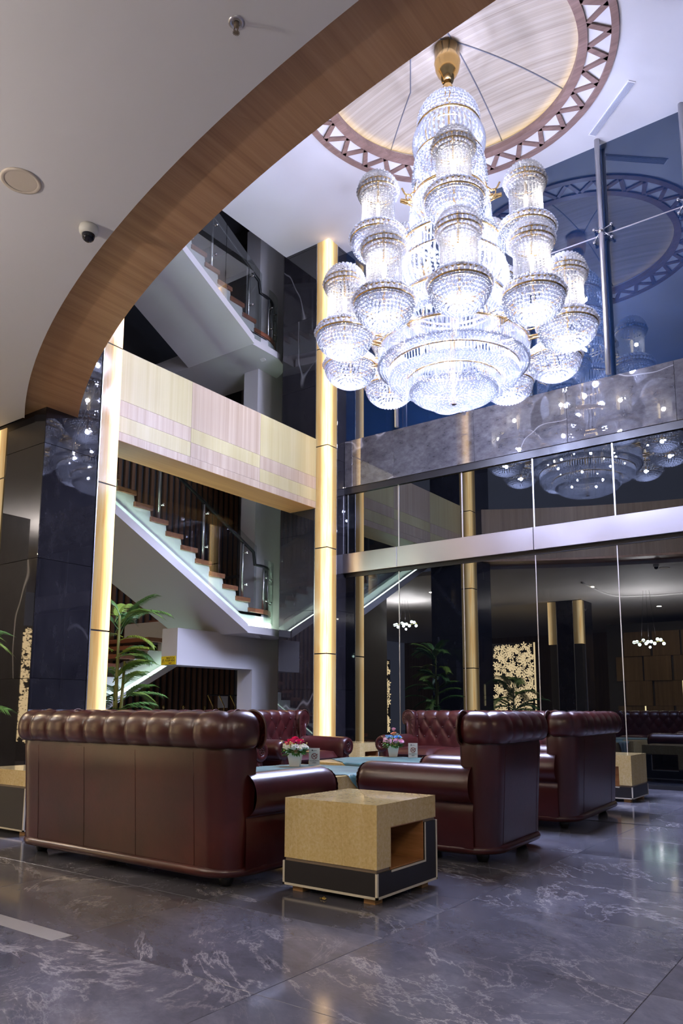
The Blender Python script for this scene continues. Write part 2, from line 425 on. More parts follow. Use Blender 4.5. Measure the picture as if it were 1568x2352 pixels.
# crystal: cut glass that scatters the lamp light standing behind it
def crystal(name, tint, transp, gloss):
    t = NT(name)
    tl = t.n('ShaderNodeBsdfTranslucent'); tl.inputs[0].default_value = (*tint, 1)
    df = t.n('ShaderNodeBsdfDiffuse'); df.inputs[0].default_value = (*tint, 1)
    gl = t.n('ShaderNodeBsdfGlossy'); gl.inputs['Roughness'].default_value = 0.12; gl.inputs[0].default_value = (1, 1, 1, 1)
    tr = t.n('ShaderNodeBsdfTransparent'); tr.inputs[0].default_value = (0.96, 0.97, 1, 1)
    m0 = t.n('ShaderNodeMixShader'); m0.inputs[0].default_value = 0.35; t.l(tl.outputs[0], m0.inputs[1]); t.l(df.outputs[0], m0.inputs[2])
    m1 = t.n('ShaderNodeMixShader'); m1.inputs[0].default_value = gloss; t.l(m0.outputs[0], m1.inputs[1]); t.l(gl.outputs[0], m1.inputs[2])
    m2 = t.n('ShaderNodeMixShader'); m2.inputs[0].default_value = transp; t.l(m1.outputs[0], m2.inputs[1]); t.l(tr.outputs[0], m2.inputs[2])
    t.l(m2.outputs[0], t.out.inputs[0]); M[name] = t.m
crystal('crystal_bead', (0.075, 0.076, 0.080), 0.44, 0.16)
crystal('crystal_crown', (0.26, 0.262, 0.27), 0.40, 0.18)  # same crystal tinted paler, in place of lamp light missing at the crowns
crystal('crystal_rod', (0.14, 0.142, 0.146), 0.50, 0.18)
crystal('crystal_pearl', (0.30, 0.30, 0.305), 0.28, 0.22)

# ================================================================== SETTING
GY = 10.488          # plane of the glazing
ZC = 9.29            # high ceiling
# ---- floor: base slab, stone tiles, inlays
fl = MB().box(-20, 9, -12, GY + 0.3, -0.12, -0.003).build('floor', M['floor_marble']); tag(fl, kind='structure')
TX, TY = 1.13, 0.837
tile_me = MB().bbox(-TX/2 + 0.0012, TX/2 - 0.0012, -TY/2 + 0.0012, TY/2 - 0.0012, -0.02, 0.0, 0.0012).mesh('floor_tile')
tile_me.materials.append(M['floor_marble'])
for i in range(-5, 5):
    for j in range(-1, 9):
        link('floor_tile', tile_me, None, fl, (-3.07 + (i + 0.5) * TX, 2.15 + (j + 0.5) * TY, 0))
MB().box(-12, -3.07, 2.088, 2.19, -0.01, 0.001).build('floor_inlay', M['inlay_pale'], fl)
MB().box(-2.55, 4.0, 7.160, 7.184, -0.01, 0.001).build('floor_inlay', M['joint_dark'], fl)

# ---- high ceiling with a round opening for the dome
DX, DY, DR = -4.12, 8.0, 1.69
def ceiling_with_hole(name, x0, x1, y0, y1, z0, z1, cx, cy, r, mat, n=96):
    outer = []
    for k in range(n):
        th = 2 * PI * k / n; c, s_ = math.cos(th), math.sin(th)
        tx = ((x1 - cx) / c) if c > 1e-9 else (((x0 - cx) / c) if c < -1e-9 else 1e9)
        ty = ((y1 - cy) / s_) if s_ > 1e-9 else (((y0 - cy) / s_) if s_ < -1e-9 else 1e9)
        tt = min(tx, ty); outer.append((cx + c * tt, cy + s_ * tt))
    inner = [(cx + r * math.cos(2*PI*k/n), cy + r * math.sin(2*PI*k/n)) for k in range(n)]
    mb = MB(); v = [(x, y, z0) for x, y in outer] + [(x, y, z0) for x, y in inner] + [(x, y, z1) for x, y in outer] + [(x, y, z1) for x, y in inner]
    f = []
    for k in range(n):
        j = (k + 1) % n
        f.append((k, n + k, n + j, j)); f.append((2*n + k, 2*n + j, 3*n + j, 3*n + k)); f.append((k, j, 2*n + j, 2*n + k)); f.append((n + k, 3*n + k, 3*n + j, n + j))
    mb.add(v, f)
    # corner fillers so that the outline is a true rectangle
    for (qx, qy) in ((x0, y0), (x1, y0), (x1, y1), (x0, y1)):
        ang = math.atan2(qy - cy, qx - cx) % (2 * PI); k = int(ang / (2 * PI / n)) % n; j = (k + 1) % n
        a, b = outer[k], outer[j]
        mb.add([(a[0], a[1], z0), (qx, qy, z0), (b[0], b[1], z0)], [(0, 1, 2)])
    return mb.build(name, mat)
tag(ceiling_with_hole('ceiling', -8.54, 9.0, -3.0, GY, ZC, ZC + 0.12, DX, DY, DR + 0.01, M['ceiling_paint_dimmed']), kind='structure')

# ---- low lobby ceiling (white) with its curved edge, wood ring soffit and parapet around the void
WO = (-0.40, 16.83, 14.32); WI = (-0.215, 16.79, 13.806)
def arc_y(c, x): return c[1] - math.sqrt(max(0, c[2] ** 2 - (x - c[0]) ** 2))
poly = [(-20, 4.60), (-7.88, 4.60)]
xs = np.linspace(-7.88, 8.6, 90)
poly += [(x, arc_y(WO, x)) for x in xs]
poly += [(9, 5.2), (9, -12), (-20, -12)]
tag(MB().prism(poly[::-1], 4.30, 4.40).build('ceiling_lobby', M['ceiling_paint_lifted']), kind='structure')
ring = empty('trim_1', (0, 0, 0), kind='structure')
a0, a1 = math.radians(180 + 57.2), math.radians(180 + 123.0)
NP = 26
for k in range(NP):
    A0 = a0 + (a1 - a0) * k / NP; A1 = a0 + (a1 - a0) * (k + 1) / NP; g = 0.00002
    po = [(WO[0] + (WO[2] + 0.12) * math.cos(q), WO[1] + (WO[2] + 0.12) * math.sin(q)) for q in np.linspace(A0 + g, A1 - g, 5)]
    pi_ = [(WI[0] + WI[2] * math.cos(q), WI[1] + WI[2] * math.sin(q)) for q in np.linspace(A1 - g, A0 + g, 5)]
    MB().prism(po + pi_, 4.38, 4.43).build('wood_panel', M['ring_wood'], ring)
    po = [(WI[0] + WI[2] * math.cos(q), WI[1] + WI[2] * math.sin(q)) for q in np.linspace(A0 + g, A1 - g, 4)]
    pi_ = [(WI[0] + (WI[2] + 0.14) * math.cos(q), WI[1] + (WI[2] + 0.14) * math.sin(q)) for q in np.linspace(A1 - g, A0 + g, 4)]
    MB().prism(po + pi_, 4.432, 5.615).build('parapet_panel', M['parapet_wood'], ring)

# ---- dome and pierced ring on the high ceiling
med = empty('ceiling_medallion', (DX, DY, ZC), 0, 'round wooden ceiling medallion with pierced triangle rim above the chandelier', 'ceiling medallion')
def dome_z(r): return 0.08 + 0.25 * (1 - (r / DR) ** 2)
mb = MB(); mb.lathe([(max(1e-3, DR * i / 18), 0.035 + dome_z(DR * i / 18)) for i in range(19)], 96)
mb.build('dome', M['disc_wood'], med, True)
mb = MB(); mb.lathe([(DR - 0.02, 0.0), (DR + 0.02, 0.0), (DR + 0.02, 0.20), (DR - 0.005, 0.20)], 96); mb.build('cove_ring', M['disc_wood'], med)
mb = MB(); mb.torus(DR - 0.018, 0.008, 0.025, 96, 6); mb.build('light_strip', M['led_yellow'], med)
mb = MB(); mb.lathe([(1.635, -0.03), (1.745, -0.03), (1.745, 0.0), (1.65, 0.0), (1.65, 0.055), (1.635, 0.055)], 120, closed=True); mb.build('inner_rim', M['lattice_wood'], med)
mb = MB(); mb.lathe([(2.025, -0.03), (2.115, -0.03), (2.115, -0.001), (2.025, -0.001)], 120, closed=True); mb.build('outer_rim', M['lattice_wood'], med)
NS = 31
for k in range(NS):
    b = 2 * PI * k / NS
    for sgn in (1, -1):
        i0, i1 = b, b + sgn * PI / NS
        wI, wO = 0.022, 0.020
        p = [(1.742 * math.cos(i0 - wI), 1.742 * math.sin(i0 - wI)), (1.742 * math.cos(i0 + wI), 1.742 * math.sin(i0 + wI)),
             (2.028 * math.cos(i1 + wO), 2.028 * math.sin(i1 + wO)), (2.028 * math.cos(i1 - wO), 2.028 * math.sin(i1 - wO))]
        MB().prism(p, -0.029, -0.001).build('lattice_bar', M['lattice_wood'], med)
# seams between the dome's veneer sheets
def seam(pts):
    q = []
    for i in range(len(pts) - 1):
        for s_ in np.linspace(0, 1, 12, endpoint=(i == len(pts) - 2)):
            x = pts[i][0] + (pts[i+1][0] - pts[i][0]) * s_; y = pts[i][1] + (pts[i+1][1] - pts[i][1]) * s_
            q.append((x, y, 0.033 + dome_z(math.hypot(x, y))))
    MB().tube(q, 0.010, 5).build('seam', M['seam_grey'], med, True)
def pol(a, r): return (r * math.cos(math.radians(a)), r * math.sin(math.radians(a)))
seam([pol(50, DR), (0.1, -0.05), pol(230, DR)]); seam([pol(90, DR), (0.1, -0.05), pol(275, DR)])
seam([pol(148.6, DR), (-0.75, 0.30), (-0.42, -0.25), (-0.45, -1.0), pol(255, DR)])

# ---- air diffuser in the high ceiling
vt = empty('air_diffuser', (-2.58, 9.89, ZC), math.atan2(10.22 - 9.57, -2.95 + 2.21), 'long narrow slotted air diffuser let into the high ceiling', 'air vent')
MB().box(-0.5, 0.5, -0.055, 0.055, -0.012, 0.0).build('frame', M['white_paint'], vt)
for k in range(7): MB().box(-0.48, 0.48, -0.046 + k * 0.0145, -0.040 + k * 0.0145, -0.022, -0.010).build('slat', M['vent_grey'], vt)

# ---- columns
W_STRIP = 0.26
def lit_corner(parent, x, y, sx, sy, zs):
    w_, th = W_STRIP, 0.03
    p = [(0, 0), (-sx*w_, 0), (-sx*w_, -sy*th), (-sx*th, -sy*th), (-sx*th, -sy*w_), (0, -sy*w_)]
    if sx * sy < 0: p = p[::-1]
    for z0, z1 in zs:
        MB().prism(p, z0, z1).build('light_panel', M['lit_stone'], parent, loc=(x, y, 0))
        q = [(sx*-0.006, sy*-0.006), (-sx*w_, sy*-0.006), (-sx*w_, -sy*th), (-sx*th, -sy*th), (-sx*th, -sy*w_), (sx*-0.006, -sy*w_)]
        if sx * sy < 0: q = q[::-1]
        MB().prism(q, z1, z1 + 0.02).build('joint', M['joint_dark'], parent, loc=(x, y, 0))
def column(name, x0, x1, y0, y1, z1, corners, zs, slab_h=1.32):
    c = empty(name, ((x0 + x1) / 2, (y0 + y1) / 2, 0), kind='structure')
    ox, oy = (x0 + x1) / 2, (y0 + y1) / 2
    MB().box(x0 + 0.03 - ox, x1 - 0.03 - ox, y0 + 0.03 - oy, y1 - 0.03 - oy, 0, z1).build('core', M['joint_dark'], c)
    t_ = 0.024
    for face in ('x0', 'x1', 'y0', 'y1'):
        horiz = face[0] == 'y'
        lo, hi = (x0, x1) if horiz else (y0, y1)
        for (sx, sy) in corners:
            if horiz and ((sy < 0) == (face == 'y0')):
                if sx > 0: hi -= W_STRIP + 0.012
                else: lo += W_STRIP + 0.012
            if not horiz and ((sx < 0) == (face == 'x0')):
                if sy > 0: hi -= W_STRIP + 0.012
                else: lo += W_STRIP + 0.012
        z = 0.0
        while z < z1 - 0.01:
            ze = min(z + slab_h, z1); g = 0.0015
            if horiz:
                ya, yb = ((y0 + 0.006, y0 + 0.006 + t_) if face == 'y0' else (y1 - 0.006 - t_, y1 - 0.006))
                MB().bbox(lo + g + (0.008), hi - g - 0.008, ya, yb, z + g, ze - g, 0.002).build('marble_slab', M['black_marble'], c, loc=(-ox, -oy, 0))
            else:
                xa, xb = ((x0 + 0.006, x0 + 0.006 + t_) if face == 'x0' else (x1 - 0.006 - t_, x1 - 0.006))
                MB().bbox(xa, xb, lo + g + 0.008, hi - g - 0.008, z + g, ze - g, 0.002).build('marble_slab', M['black_marble'], c, loc=(-ox, -oy, 0))
            z = ze
    for (sx, sy) in corners:
        lit_corner(c, (x1 if sx > 0 else x0) - ox, (y1 if sy > 0 else y0) - oy, sx, sy, zs)
        # slim metal edge beside each lit corner
        ex, ey = (x1 if sx > 0 else x0) - ox, (y1 if sy > 0 else y0) - oy
        a, b = min(ex, ex - sx * 0.03), max(ex, ex - sx * 0.03)
        yy = ey - sy * (W_STRIP + 0.006); MB().box(a, b, yy - 0.006, yy + 0.006, 0, zs[-1][1]).build('edge_strip', M['steel'], c)
        a, b = min(ey, ey - sy * 0.03), max(ey, ey - sy * 0.03)
        xx = ex - sx * (W_STRIP + 0.006); MB().box(xx - 0.006, xx + 0.006, a, b, 0, zs[-1][1]).build('edge_strip', M['steel'], c)
    return c
ZS = [(0.05, 1.895), (1.915, 3.675), (3.695, 5.46), (5.48, 7.24), (7.26, ZC - 0.0)]
ZL = [(0.05, 1.895), (1.915, 3.675), (3.695, 4.30)]
column('column_corner', -8.59, -7.54, 9.945, 10.95, ZC + 0.3, [(1, -1)], ZS)
column('column_left', -8.59, -7.54, 4.675, 5.67, ZC + 0.3, [(1, 1)], ZS)
# the same column's street-side corner is lit only under the lobby ceiling
_cl = bpy.data.objects['column_left']
for z0, z1 in ZL:
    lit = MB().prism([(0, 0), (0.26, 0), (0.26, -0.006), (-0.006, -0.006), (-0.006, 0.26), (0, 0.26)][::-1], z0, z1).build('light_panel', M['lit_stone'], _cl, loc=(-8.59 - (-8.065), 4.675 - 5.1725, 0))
column('column_rear', -8.59, -7.54, -2.62, -1.62, 4.30, [(-1, 1), (1, 1)], [(2.97, 4.28)])

# ---- balcony fascia between the columns
fas = empty('trim_2', (-7.79, 5.67, 4.387), kind='structure')
Y0, Y1 = 0.0, 4.275
cols = [(0.0, 1.41), (1.41, 2.855), (2.855, 4.275)]
rows = [(0.0, 0.115), (0.115, 0.33), (0.33, 0.542), (0.542, 1.228)]
patt = [['p', 'c', 'p', 'c'], ['p', 'p', 'c', 'p'], ['p', 'c', 'p', 'c']]
for ci, (ya, yb) in enumerate(cols):
    for ri, (za, zb) in enumerate(rows):
        MB().bbox(-0.02, 0.0, ya + 0.0012, yb - 0.0012, za + 0.0008, zb - 0.0008, 0.001).build('veneer_panel', M['fascia_cream' if patt[ci][ri] == 'c' else 'fascia_pink'], fas)
MB().box(-0.16, -0.02, 0, 4.275, 0.02, 1.228).build('backing', M['trim_brown'], fas)
MB().box(-0.56, -0.001, 0, 4.275, -0.002, 0.0185).build('soffit', M['soffit_wood'], fas)
MB().box(-0.56, -0.16, 0, 4.275, 0.0185, 0.70).build('slab', M['dark_wall'], fas)

# ---- glazing wall
gw = empty('wall_glazing', (0, GY, 0), kind='structure')
seams = [-7.60 + 0.0] + [-6.47 + 1.167 * k for k in range(13)]
def pane(x0, x1, z0, z1, mat='night_glass'):
    MB().box(x0 + 0.004, x1 - 0.004, 0.0, 0.012, z0 + 0.004, z1 - 0.004).build('glass_pane', M[mat], gw)
def joint(x, z0, z1, w_=0.007):
    MB().box(x - w_, x + w_, -0.006, 0.004, z0, z1).build('joint_strip', M['steel'], gw)
for k in range(len(seams) - 1):
    xa, xb = seams[k], seams[k + 1]
    pane(xa, xb, 0.0, 3.25); pane(xa, xb, 3.60, 4.70); pane(xa, xb, 5.60, 7.85, 'blue_glass'); pane(xa, xb, 7.85, ZC + 0.4, 'blue_glass')
    joint(xb, 0.0, 3.24, 0.006); joint(xb, 3.60, 4.70, 0.010)
    MB().box(xa + 0.004, xb - 0.004, -0.006, 0.004, 7.84, 7.856).build('joint_strip', M['steel'], gw)
    # brushed metal transom, marble spandrel
    xm = -6.47 + 1.167 * 2 * (k // 2)
joint(-7.53 + 0.03, 3.60, 4.70, 0.009)
for (xa, xb) in [(-7.63, -6.46)] + [(-6.46 + 2.334 * k, -6.46 + 2.334 * (k + 1)) for k in range(6)]:
    MB().bbox(xa + 0.003, xb - 0.003, -0.09, 0.0, 3.297, 3.634, 0.004).build('transom', M['transom_metal'], gw)
for (xa, xb) in [(-7.54, -6.534)] + [(-6.534 + 1.48 * k, -6.534 + 1.48 * (k + 1)) for k in range(10)]:
    MB().bbox(xa + 0.0015, xb - 0.0015, -0.05, 0.02, 4.815, 5.655, 0.002).build('marble_slab', M['band_marble'], gw)
MB().box(-7.54, 8, -0.035, 0.015, 4.70, 4.814).build('header', M['black_metal'], gw)
MB().box(-7.54, 8, -0.012, -0.001, 3.235, 3.297).build('header', M['black_metal'], gw)
MB().box(-7.54, 8, 0.012, 0.10, -0.1, ZC + 0.5).build('backing', M['dark_wall'], gw)
MB().box(-7.54, 8, -0.03, 0.0, -0.01, 0.05).build('sill', M['black_metal'], gw)
# steel posts with spider fittings, each post a thing fixed in front of the upper glass
post_me = MB().lathe([(0.0001, 5.655), (0.038, 5.655), (0.038, ZC), (0.0001, ZC)], 20).mesh('steel_post', True); post_me.materials.append(M['steel'])
pl = ['behind the left edge of the chandelier', 'under the lowest crystal bowl', 'right of the chandelier base', 'in front of the mirrored ceiling medallion', 'at the right edge of the picture']
for k in range(6):
    x = -6.415 + 1.155 * k + (0.02 if k > 2 else 0)
    rt = empty('steel_post', (x, GY - 0.13, 0), 0, 'round steel glazing post ' + (pl[k] if k < 5 else 'farthest right beyond the picture edge'), 'post', 'steel posts of the upper glazing')
    link('shaft', post_me, None, rt)
    hub = MB().lathe([(0.0001, -0.03), (0.05, -0.03), (0.05, 0.03), (0.0001, 0.03)], 14).build('spider_hub', M['chrome'], rt, True, loc=(0, 0.0, 7.835))
    for (dx, dz) in ((-1, 1), (1, 1), (1, -1), (-1, -1)):
        MB().tube([(0, 0, 0), (dx * 0.07, 0.03, dz * 0.05), (dx * 0.125, 0.07, dz * 0.10), (dx * 0.125, 0.125, dz * 0.10)], [0.012, 0.010, 0.012, 0.012], 8).ball((dx * 0.125, 0.07, dz * 0.10), 0.026, 10, 6).build('spider_arm', M['chrome'], hub, True)

# ---- stair hall behind the fascia
tag(MB().box(-12.3, -12.15, 2, 13, 0, 10.8).build('wall_left', M['dark_wall']), kind='structure')
sw = empty('wall_slats', (-12.12, 4.0, 0), kind='structure')
sl_me = MB().box(0, 0.05, 0, 0.075, 0, 6.1).mesh('slat'); sl_me.materials.append(M['slat_wood'])
for k in range(52): link('slat', sl_me, None, sw, (0, k * 0.165, 0))
tag(MB().box(-12.3, -8.6, 12.6, 12.75, 0, 10.8).build('wall_back', M['grey_wall']), kind='structure')
tag(MB().box(-16, -8.6, -3, 12.75, 10.8, 10.9).build('ceiling_stair', M['dark_wall']), kind='structure')
for k in range(7): tag(MB().box(-12.1, -8.6, 5.0 + k * 1.1, 5.14 + k * 1.1, 10.45, 10.8).build('trim_%d' % (10 + k), M['dark_wall']), kind='structure')
pr = empty('wall_portal', (-9.39, 10.175, 0), kind='structure')
MB().box(-0.36, 0.0, 0.0, 0.70, 0, 10.4).build('pier', M['stair_paint'], pr)
MB().box(-0.37, 0.0, -1.785, 0.0, 1.70, 2.30).build('beam', M['stair_paint'], pr)
tag(MB().box(-9.75, -8.62, 10.88, 12.6, 0, 10.8).build('wall_side', M['grey_wall']), kind='structure')

def stair(z_off, lower, label):
    RUN, RISE = 0.315, 0.1647
    y0, z0 = 9.64, 2.901 + z_off
    sx, wd = -9.0, 1.45
    st = empty('staircase', (sx, y0, z0), 0, label, 'staircase')
    n = 15
    nz = lambda k: (-k * RUN, k * RISE)
    # wooden treads
    tr = MB().bbox(-wd, 0.035, -RUN - 0.03, 0.0, -0.075, 0.0, 0.004).mesh('tread'); tr.materials.append(M['tread_wood'])
    for k in range(-1, n): link('tread', tr, None, st, (0, nz(k)[0], nz(k)[1]))
    # white saw-tooth side under the treads
    p = [(RUN + 0.0, -RISE - 0.06)]
    for k in range(-1, n):
        p.append((-k * RUN - 0.03, k * RISE - 0.06)); p.append((-k * RUN - RUN, k * RISE - 0.06))
    e = n * RUN
    p += [(-e, e * RISE / RUN - 0.62), (RUN, -RISE - 0.62 + 0.12)]
    MB().prism_x(p[::-1], -0.10, 0.0).build('stringer', M['stair_paint'], st)
    s_ = RISE / RUN
    def band(x0, x1, o0, o1, name, mat, ya=-0.265, yb=-e):
        return MB().prism_x([(ya, -ya*s_ + o0), (yb, -yb*s_ + o0), (yb, -yb*s_ + o1), (ya, -ya*s_ + o1)], x0, x1).build(name, mat, st)
    band(-wd, 0.24, -0.77, -0.65, 'soffit', M['stair_paint'])
    band(0.215, 0.24, -0.65, -0.63, 'lip', M['stair_paint'])
    band(0.0, 0.05, -0.65, -0.44, 'cove_face', M['stair_paint'])
    if lower: band(0.14, 0.19, -0.649, -0.642, 'light_strip', M['led_green'], -0.27)
    # landing with a round end
    def lp(off, n_=14):
        R = 0.75 + off; cx_, cy_ = -0.59, 0.25
        q = [(0.16 + off, -0.265)] + [(cx_ + R * math.cos(a), cy_ + 0.05 + R * math.sin(a)) for a in np.linspace(0, PI / 2, n_)]
        return q + [(-3.0, cy_ + 0.05 + R), (-3.0, -0.265)]
    MB().prism(lp(-0.16)[:15] + [(-3.0, 1.05), (-3.0, 0.33), (0.0, 0.33)], -0.51, -RISE - 0.08).build('landing', M['stair_paint'], st)
    MB().prism(lp(-0.12), -0.51, -0.30).build('cove_face', M['stair_paint'], st)
    MB().prism([(0.03, 0.32)] + lp(-0.13)[1:15] + [(-3.0, 0.92), (-3.0, 0.32)], -RISE - 0.08, -RISE).build('landing_floor', M['tread_wood'], st)
    MB().prism(lp(0.04), -0.632, -0.51).build('landing_soffit', M['stair_paint'], st)
    if lower:
        q = lp(-0.02)[0:15] + lp(-0.08)[0:15][::-1]; MB().prism(q, -0.509, -0.502).build('light_strip', M['led_green'], st)
    # glass balustrade: sloping panes, steel posts, dark handrail
    L3 = 3 * RUN
    for k in range(5):
        ya, yb = 0.10 - k * L3 - 0.006, 0.10 - (k + 1) * L3 + 0.006
        MB().prism_x([(ya, -ya*s_ - 0.50), (yb, -yb*s_ - 0.50), (yb, -yb*s_ + 0.98), (ya, -ya*s_ + 0.98)], 0.055, 0.067).build('glass_pane', M['clear_glass'], st)
        yc = -k * L3 - 0.15; zc = -yc * s_ - 0.02
        ps = MB().tube([(-0.03, yc, zc - 0.05), (-0.03, yc, zc + 0.88)], 0.024, 10).build('baluster', M['steel'], st, True)
        for zz in (0.16, 0.72): MB().tube([(-0.03, yc, zc + zz), (0.058, yc, zc + zz)], 0.016, 8).ball((0.072, yc, zc + zz), 0.024, 8, 5).build('clamp', M['chrome'], ps, True)
    pts = [(-0.03, 0.12 - 0.3 * k, -(0.12 - 0.3 * k) * s_ + 0.90) for k in range(16)][::-1] + [(-0.03, 0.16, 0.62)]
    arc = [(-0.59 + 0.56 * math.cos(a), 0.30 + 0.56 * math.sin(a), 0.62) for a in np.linspace(0.02, PI / 2, 14)]
    MB().tube(pts + arc + [(-2.6, 0.86, 0.62)], 0.030, 8).build('handrail', M['black_metal'], st, True)
    for k in range(4):
        aa = np.linspace(k * PI / 8 + 0.01, (k + 1) * PI / 8 - 0.01, 5); R = 0.65
        q = [(-0.59 + R * math.cos(a), 0.30 + R * math.sin(a)) for a in aa]; q2 = [(-0.59 + (R + 0.012) * math.cos(a), 0.30 + (R + 0.012) * math.sin(a)) for a in aa][::-1]
        MB().prism(q2[::-1] + q[::-1], -0.40, 0.72).build('glass_pane', M['clear_glass'], st)
        a = k * PI / 8 + 0.2; px_, py_ = -0.59 + 0.56 * math.cos(a), 0.30 + 0.56 * math.sin(a)
        ps = MB().tube([(px_, py_, -RISE), (px_, py_, 0.60)], 0.024, 10).build('baluster', M['steel'], st, True)
        for zz in (0.0, 0.42): MB().tube([(px_, py_, zz), (-0.59 + 0.65 * math.cos(a), 0.30 + 0.65 * math.sin(a), zz)], 0.016, 8).build('clamp', M['chrome'], ps, True)
    return st
st_low = stair(0.0, True, 'lower flight of the stairs with brown treads and a lit green-white edge under the balcony')
stair(5.157, False, 'upper flight of the stairs with round-ended landing above the wooden balcony')
# return flight from the floor to the landing, farther back
rf = empty('return_flight', (-10.55 + 9.0, 9.36 - 9.64, 2.40 - 2.901)); rf.parent = st_low
tr = MB().bbox(-1.4, 0.03, -0.335, 0.0, -0.075, 0.0, 0.004).mesh('tread'); tr.materials.append(M['tread_wood'])
for k in range(1, 16): link('tread', tr, None, rf, (0, -k * 0.30, -k * 0.165))
p = [(0.0, -0.06)] 
for k in range(0, 16): p += [(-k * 0.30, -(k + 1) * 0.165 - 0.06 + 0.0), (-(k + 1) * 0.30, -(k + 1) * 0.165 - 0.06)]
p += [(-4.8, -2.60), (-3.75, -2.60), (0.0, -0.62)]
MB().prism_x(p, -0.10, 0.0).build('stringer', M['stair_paint'], rf)
MB().prism_x([(0.0, -0.62), (-3.75, -2.60), (-3.9, -2.60), (0.0, -0.50)], -1.4, 0.16).build('soffit', M['stair_paint'], rf)
MB().prism_x([(0.0, -0.49), (-3.6, -2.39), (-3.6, -2.375), (0.0, -0.475)], 0.06, 0.13).build('light_strip', M['led_soft'], rf)

# ---- rear lobby, seen mirrored in the glass
tag(MB().box(-20, 9, -12.1, -11.9, 0, 4.3).build('wall_rear', M['panel_wood']), kind='structure')
wp = empty('wall_panels', (-8.0, -6.5, 0), kind='structure')
for i in range(9):
    for j in range(4):
        x, z = i * 0.95 + (0.30 if j % 2 else 0), 0.3 + j * 0.85
        MB().box(x, x + 0.88, 0, 0.05 + 0.05 * ((i + j) % 2), z, z + 0.84).build('wood_panel', M['panel_wood'], wp)
        if (i * 3 + j * 5) % 4 == 0: MB().box(x + 0.885, x + 0.945, 0.0, 0.02, z, z + 0.84).build('light_slot', M['slot_light'], wp)
MB().box(-0.3, 9.3, -0.1, 0, 0, 4.0).build('backing', M['dark_wall'], wp)

# ================================================================== CHANDELIER
def ico():
    g = (1 + 5 ** 0.5) / 2
    v = np.array([(-1,g,0),(1,g,0),(-1,-g,0),(1,-g,0),(0,-1,g),(0,1,g),(0,-1,-g),(0,1,-g),(g,0,-1),(g,0,1),(-g,0,-1),(-g,0,1)], float)
    v /= np.linalg.norm(v[0])
    f = np.array([(0,11,5),(0,5,1),(0,1,7),(0,7,10),(0,10,11),(1,5,9),(5,11,4),(11,10,2),(10,7,6),(7,1,8),(3,9,4),(3,4,2),(3,2,6),(3,6,8),(3,8,9),(4,9,5),(2,4,11),(6,2,10),(8,6,7),(9,8,1)])
    return v, f
def ico2():
    v, f = ico(); v = list(map(tuple, v)); cache = {}; nf = []
    def mid(a, b):
        k = (min(a, b), max(a, b))
        if k not in cache:
            p = np.array(v[a]) + np.array(v[b]); p /= np.linalg.norm(p); cache[k] = len(v); v.append(tuple(p))
        return cache[k]
    for a, b, c in f:
        x, y, z = mid(a, b), mid(b, c), mid(c, a); nf += [(a, x, z), (b, y, x), (c, z, y), (x, y, z)]
    return np.array(v), np.array(nf)
ICO, ICO2 = ico(), ico2()
RNG = np.random.default_rng(3)
def beads(pos, rad, shape=ICO, jitter=0.0):
    pos = np.asarray(pos, float); n = len(pos); bv, bf = shape
    rad = np.full(n, rad) if np.isscalar(rad) else np.asarray(rad)
    pos = pos + RNG.normal(0, 1, pos.shape) * jitter
    q = RNG.normal(size=(n, 4)); q /= np.linalg.norm(q, axis=1)[:, None]
    a, b, c, d = q.T
    R = np.stack([np.stack([1-2*(c*c+d*d), 2*(b*c-a*d), 2*(b*d+a*c)], -1), np.stack([2*(b*c+a*d), 1-2*(b*b+d*d), 2*(c*d-a*b)], -1), np.stack([2*(b*d-a*c), 2*(c*d+a*b), 1-2*(b*b+c*c)], -1)], 1)
    vv = np.einsum('nij,kj->nki', R, bv) * rad[:, None, None] + pos[:, None, :]
    ff = bf[None] + (np.arange(n) * len(bv))[:, None, None]
    return vv.reshape(-1, 3), ff.reshape(-1, 3)
def rows_on(prof, spacing, stagger=True):
    out = []
    for i, (r, z) in enumerate(prof):
        n = max(1, int(round(2 * PI * r / spacing))); o = (0.5 if (i % 2 and stagger) else 0) 
        for k in range(n):
            th = 2 * PI * (k + o) / n; out.append((r * math.cos(th), r * math.sin(th), z))
    return out
def merge(parts):
    vs, fs, n = [], [], 0
    for v, f in parts: vs.append(v); fs.append(f + n); n += len(v)
    return np.concatenate(vs), np.concatenate(fs)
def rods(r0, z0, r1, z1, n, w_, bulge=0.0, seg=1, phase=0.0):
    # n faceted glass rods standing round a circle, from (r0,z0) down to (r1,z1)
    vs, fs = [], []
    for k in range(n):
        th = 2 * PI * (k + phase) / n; c, s_ = math.cos(th), math.sin(th); base = len(vs)
        for i in range(seg + 1):
            t_ = i / seg; r = r0 + (r1 - r0) * t_ + bulge * math.sin(PI * t_); z = z0 + (z1 - z0) * t_
            for (a, b) in ((1, 0), (0, 1), (-1, 0), (0, -1)):
                rr = r + a * w_; tt = b * w_
                vs.append((rr * c - tt * s_, rr * s_ + tt * c, z))
        for i in range(seg):
            for j in range(4):
                p, q = base + i * 4 + j, base + i * 4 + (j + 1) % 4
                fs += [(p, q, q + 4), (p, q + 4, p + 4)]
        fs += [(base, base + 2, base + 1), (base, base + 3, base + 2)]
        e_ = base + seg * 4; fs += [(e_, e_ + 1, e_ + 2), (e_, e_ + 2, e_ + 3)]
    return np.array(vs, float), np.array(fs)
def ell(r, depth, n, end=0.04):
    return [(max(end, r * math.cos(a)), -depth * math.sin(a)) for a in np.linspace(0, PI / 2 * 0.97, n)]

AX, AY = -4.13, 8.0
ch = empty('chandelier', (AX, AY, 0), 0, 'huge tiered crystal chandelier with gold frame hanging from the medallion', 'chandelier')
